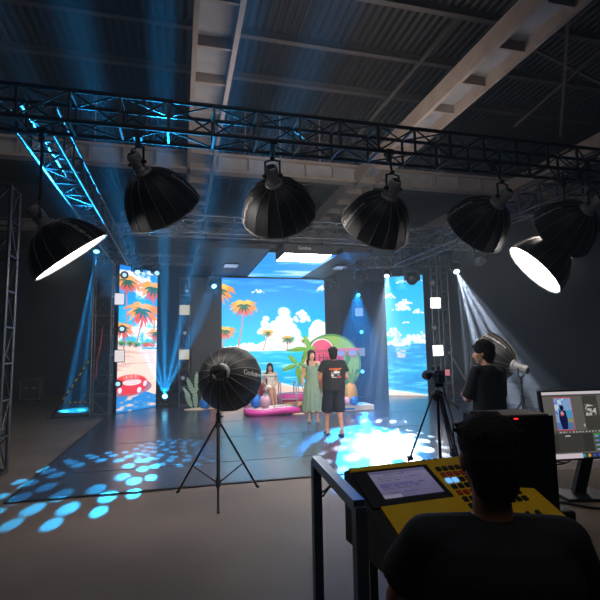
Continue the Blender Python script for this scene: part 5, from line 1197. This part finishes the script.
# video camera on its tripod
ct = PD(437, 388, 4.6); g = Vector((ct.x, ct.y, 0))
o = thing('tripod', 'black video tripod standing behind the yellow console', 'tripod', g)
hz_ = ct.z-.02
q = MB(); q.lathe([(.035, hz_-.1), (.06, hz_-.06), (.055, hz_-.02), (.03, hz_)], n=16); q.build('bowl', BLK, o)
for k in range(3):
    a = R(-90)-YAW+R(18)+2*PI*k/3; d = Vector((math.cos(a), math.sin(a), 0)); s_ = Vector((-d.y, d.x, 0)); top_ = UP*(hz_-.06)+d*.05; mid = top_.lerp(d*.5+UP*.02, .52); ft = d*.5+UP*.02
    q = MB(); q.tube(top_+s_*.013, mid+s_*.013, .008); q.tube(top_-s_*.013, mid-s_*.013, .008); q.tube(mid-(mid-top_)*.1, ft, .010); q.box(mid, (.045, .045, .04)); lg = q.build('leg', BLK, o)
    q = MB(); q.cap(ft, ft+UP*.01, .02); q.build('rubber_foot', BLKP, lg)
    q = MB(); q.tube(top_.lerp(ft, .56), UP*(hz_-.85), .008); q.build('spreader', BLK, o)
q = MB(); q.tube(UP*(hz_-.9), UP*(hz_-.08), .014); q.build('centre_column', BLK, o)
q = MB(); q.tube(UP*(hz_-.02), RIGHT*.1-FWD*.3+UP*(hz_-.14), .009); q.build('pan_handle', BLK, o)
cpos = ct+UP*.0; Rv = Matrix((RIGHT*.99+FWD*.1, (FWD*.99-RIGHT*.1), UP)).transposed()
o = thing('video_camera', 'dark video camera with small side monitor on the tripod', 'camera', cpos, Rv); CAMG = mat('camera_shell_cyan_lit', '#1d3c4c', .4, .2, .15)  # cyan stage light put into the colour of the dark shell
q = MB(); q.box((0, 0, .03), (.09, .14, .04), bev=.01); q.build('mount_plate', BLK, o)
q = MB(); q.box((0, .02, .11), (.1, .2, .12), bev=.018); q.build('body', CAMG, o)
q = MB(); q.lathe([(.04, .1), (.045, .12), (.042, .22), (.05, .24), (.05, .27), (.04, .27)], Matrix.Translation((0, 0, .11)) @ Matrix.Rotation(R(-90), 4, 'X'), n=20); q.build('lens', BLKP, o)
q = MB(); q.path([V(0, -.06, .17), V(0, -.05, .205), V(0, .06, .205), V(0, .08, .17)], .012, n=8); q.build('top_handle', BLK, o)
q = MB(); q.box((.085, -.05, .15), (.055, .03, .075), bev=.006); sm_ = q.build('side_monitor', BLK, o)
q = MB(); q.box((.085, -.067, .15), (.045, .004, .06)); q.build('display', emis('tiny_screen', '#c87a86', .8), sm_)
q = MB(); q.box((-.09, 0, .12), (.05, .08, .07), bev=.015); q.tube((-.12, .0, .13), (-.05, .0, .13), .025); q.build('hand_grip', BLKP, o)
q = MB(); q.box((.0, -.1, .1), (.07, .05, .085), bev=.008); q.build('battery', CAMG, o)
q = [ct+UP*.05+RIGHT*.05, ct-UP*.3+RIGHT*.12-FWD*.05, ct-UP*.62+RIGHT*.1-FWD*.12, ct-UP*.85-RIGHT*.02-FWD*.1, Vector((g.x, g.y, .3))-FWD*.1-RIGHT*.1, Vector((g.x, g.y, .012))-FWD*.25-RIGHT*.15]
single('cable', MB().path(q, .007, n=6), BLK, 'black cable hanging down from the video camera in a loop', 'cable', loc=(g.x, g.y, 0))
# flight case in the dark at the far left
fc = PZ(31, 401.5); o = thing('flight_case', 'black flight case with metal edges in the dark at far left', 'case', fc, Matrix.Rotation(R(6), 3, 'Z'))
q = MB(); q.box((0, 0, .46), (.62, .55, .72)); q.build('body', BLKP, o)
for sx in (-1, 1):
    for sy in (-1, 1):
        q = MB(); q.bar((sx*.31, sy*.275, .1), (sx*.31, sy*.275, .82), .03); q.build('edge_profile', SILV, o); q = MB(); q.cap((sx*.24, sy*.2, .045), (sx*.24+.02, sy*.2, .045), .043); q.build('caster', BLK, o)
for z in (.1, .82):
    q = MB(); q.path([V(-.31, -.275, z), V(.31, -.275, z), V(.31, .275, z), V(-.31, .275, z)], .015, n=4, closed=True); q.build('edge_frame', SILV, o)
q = MB(); q.box((-.12, -.28, .5), (.1, .02, .07)); q.box((.12, -.28, .5), (.1, .02, .07)); q.build('latch', SILV, o)
q = MB(); q.box((0, -.02, .86), (.3, .3, .05), bev=.01); q.build('lid_handle', BLK, o)
# ------------------------------------------------------------------ haze in the air, world, colour management
wd = bpy.data.worlds.new('hall_air'); SC.world = wd; wd.use_nodes = True; nt = wd.node_tree
bg = nt.nodes['Background']; bg.inputs['Color'].default_value = (.02, .03, .05, 1); bg.inputs['Strength'].default_value = .3
vs_ = nt.nodes.new('ShaderNodeVolumeScatter'); vs_.inputs['Density'].default_value = .0065; vs_.inputs['Color'].default_value = (.72, .87, 1, 1); vs_.inputs['Anisotropy'].default_value = .15
nt.links.new(vs_.outputs[0], nt.nodes['World Output'].inputs['Volume'])
SC.view_settings.view_transform = 'Standard'; SC.view_settings.look = 'None'; SC.view_settings.gamma = 1.0; SC.view_settings.exposure = 0.12
SC.view_settings.use_curve_mapping = False
cy = SC.cycles
cy.max_bounces = 5; cy.diffuse_bounces = 3; cy.glossy_bounces = 3; cy.volume_bounces = 0; cy.transparent_max_bounces = 8; cy.use_light_tree = True
cy.sample_clamp_indirect = 4; cy.sample_clamp_direct = 0; cy.caustics_reflective = False; cy.caustics_refractive = False; cy.blur_glossy = 1.0
try: cy.use_denoising = True; cy.denoiser = 'OPENIMAGEDENOISE'
except Exception: pass
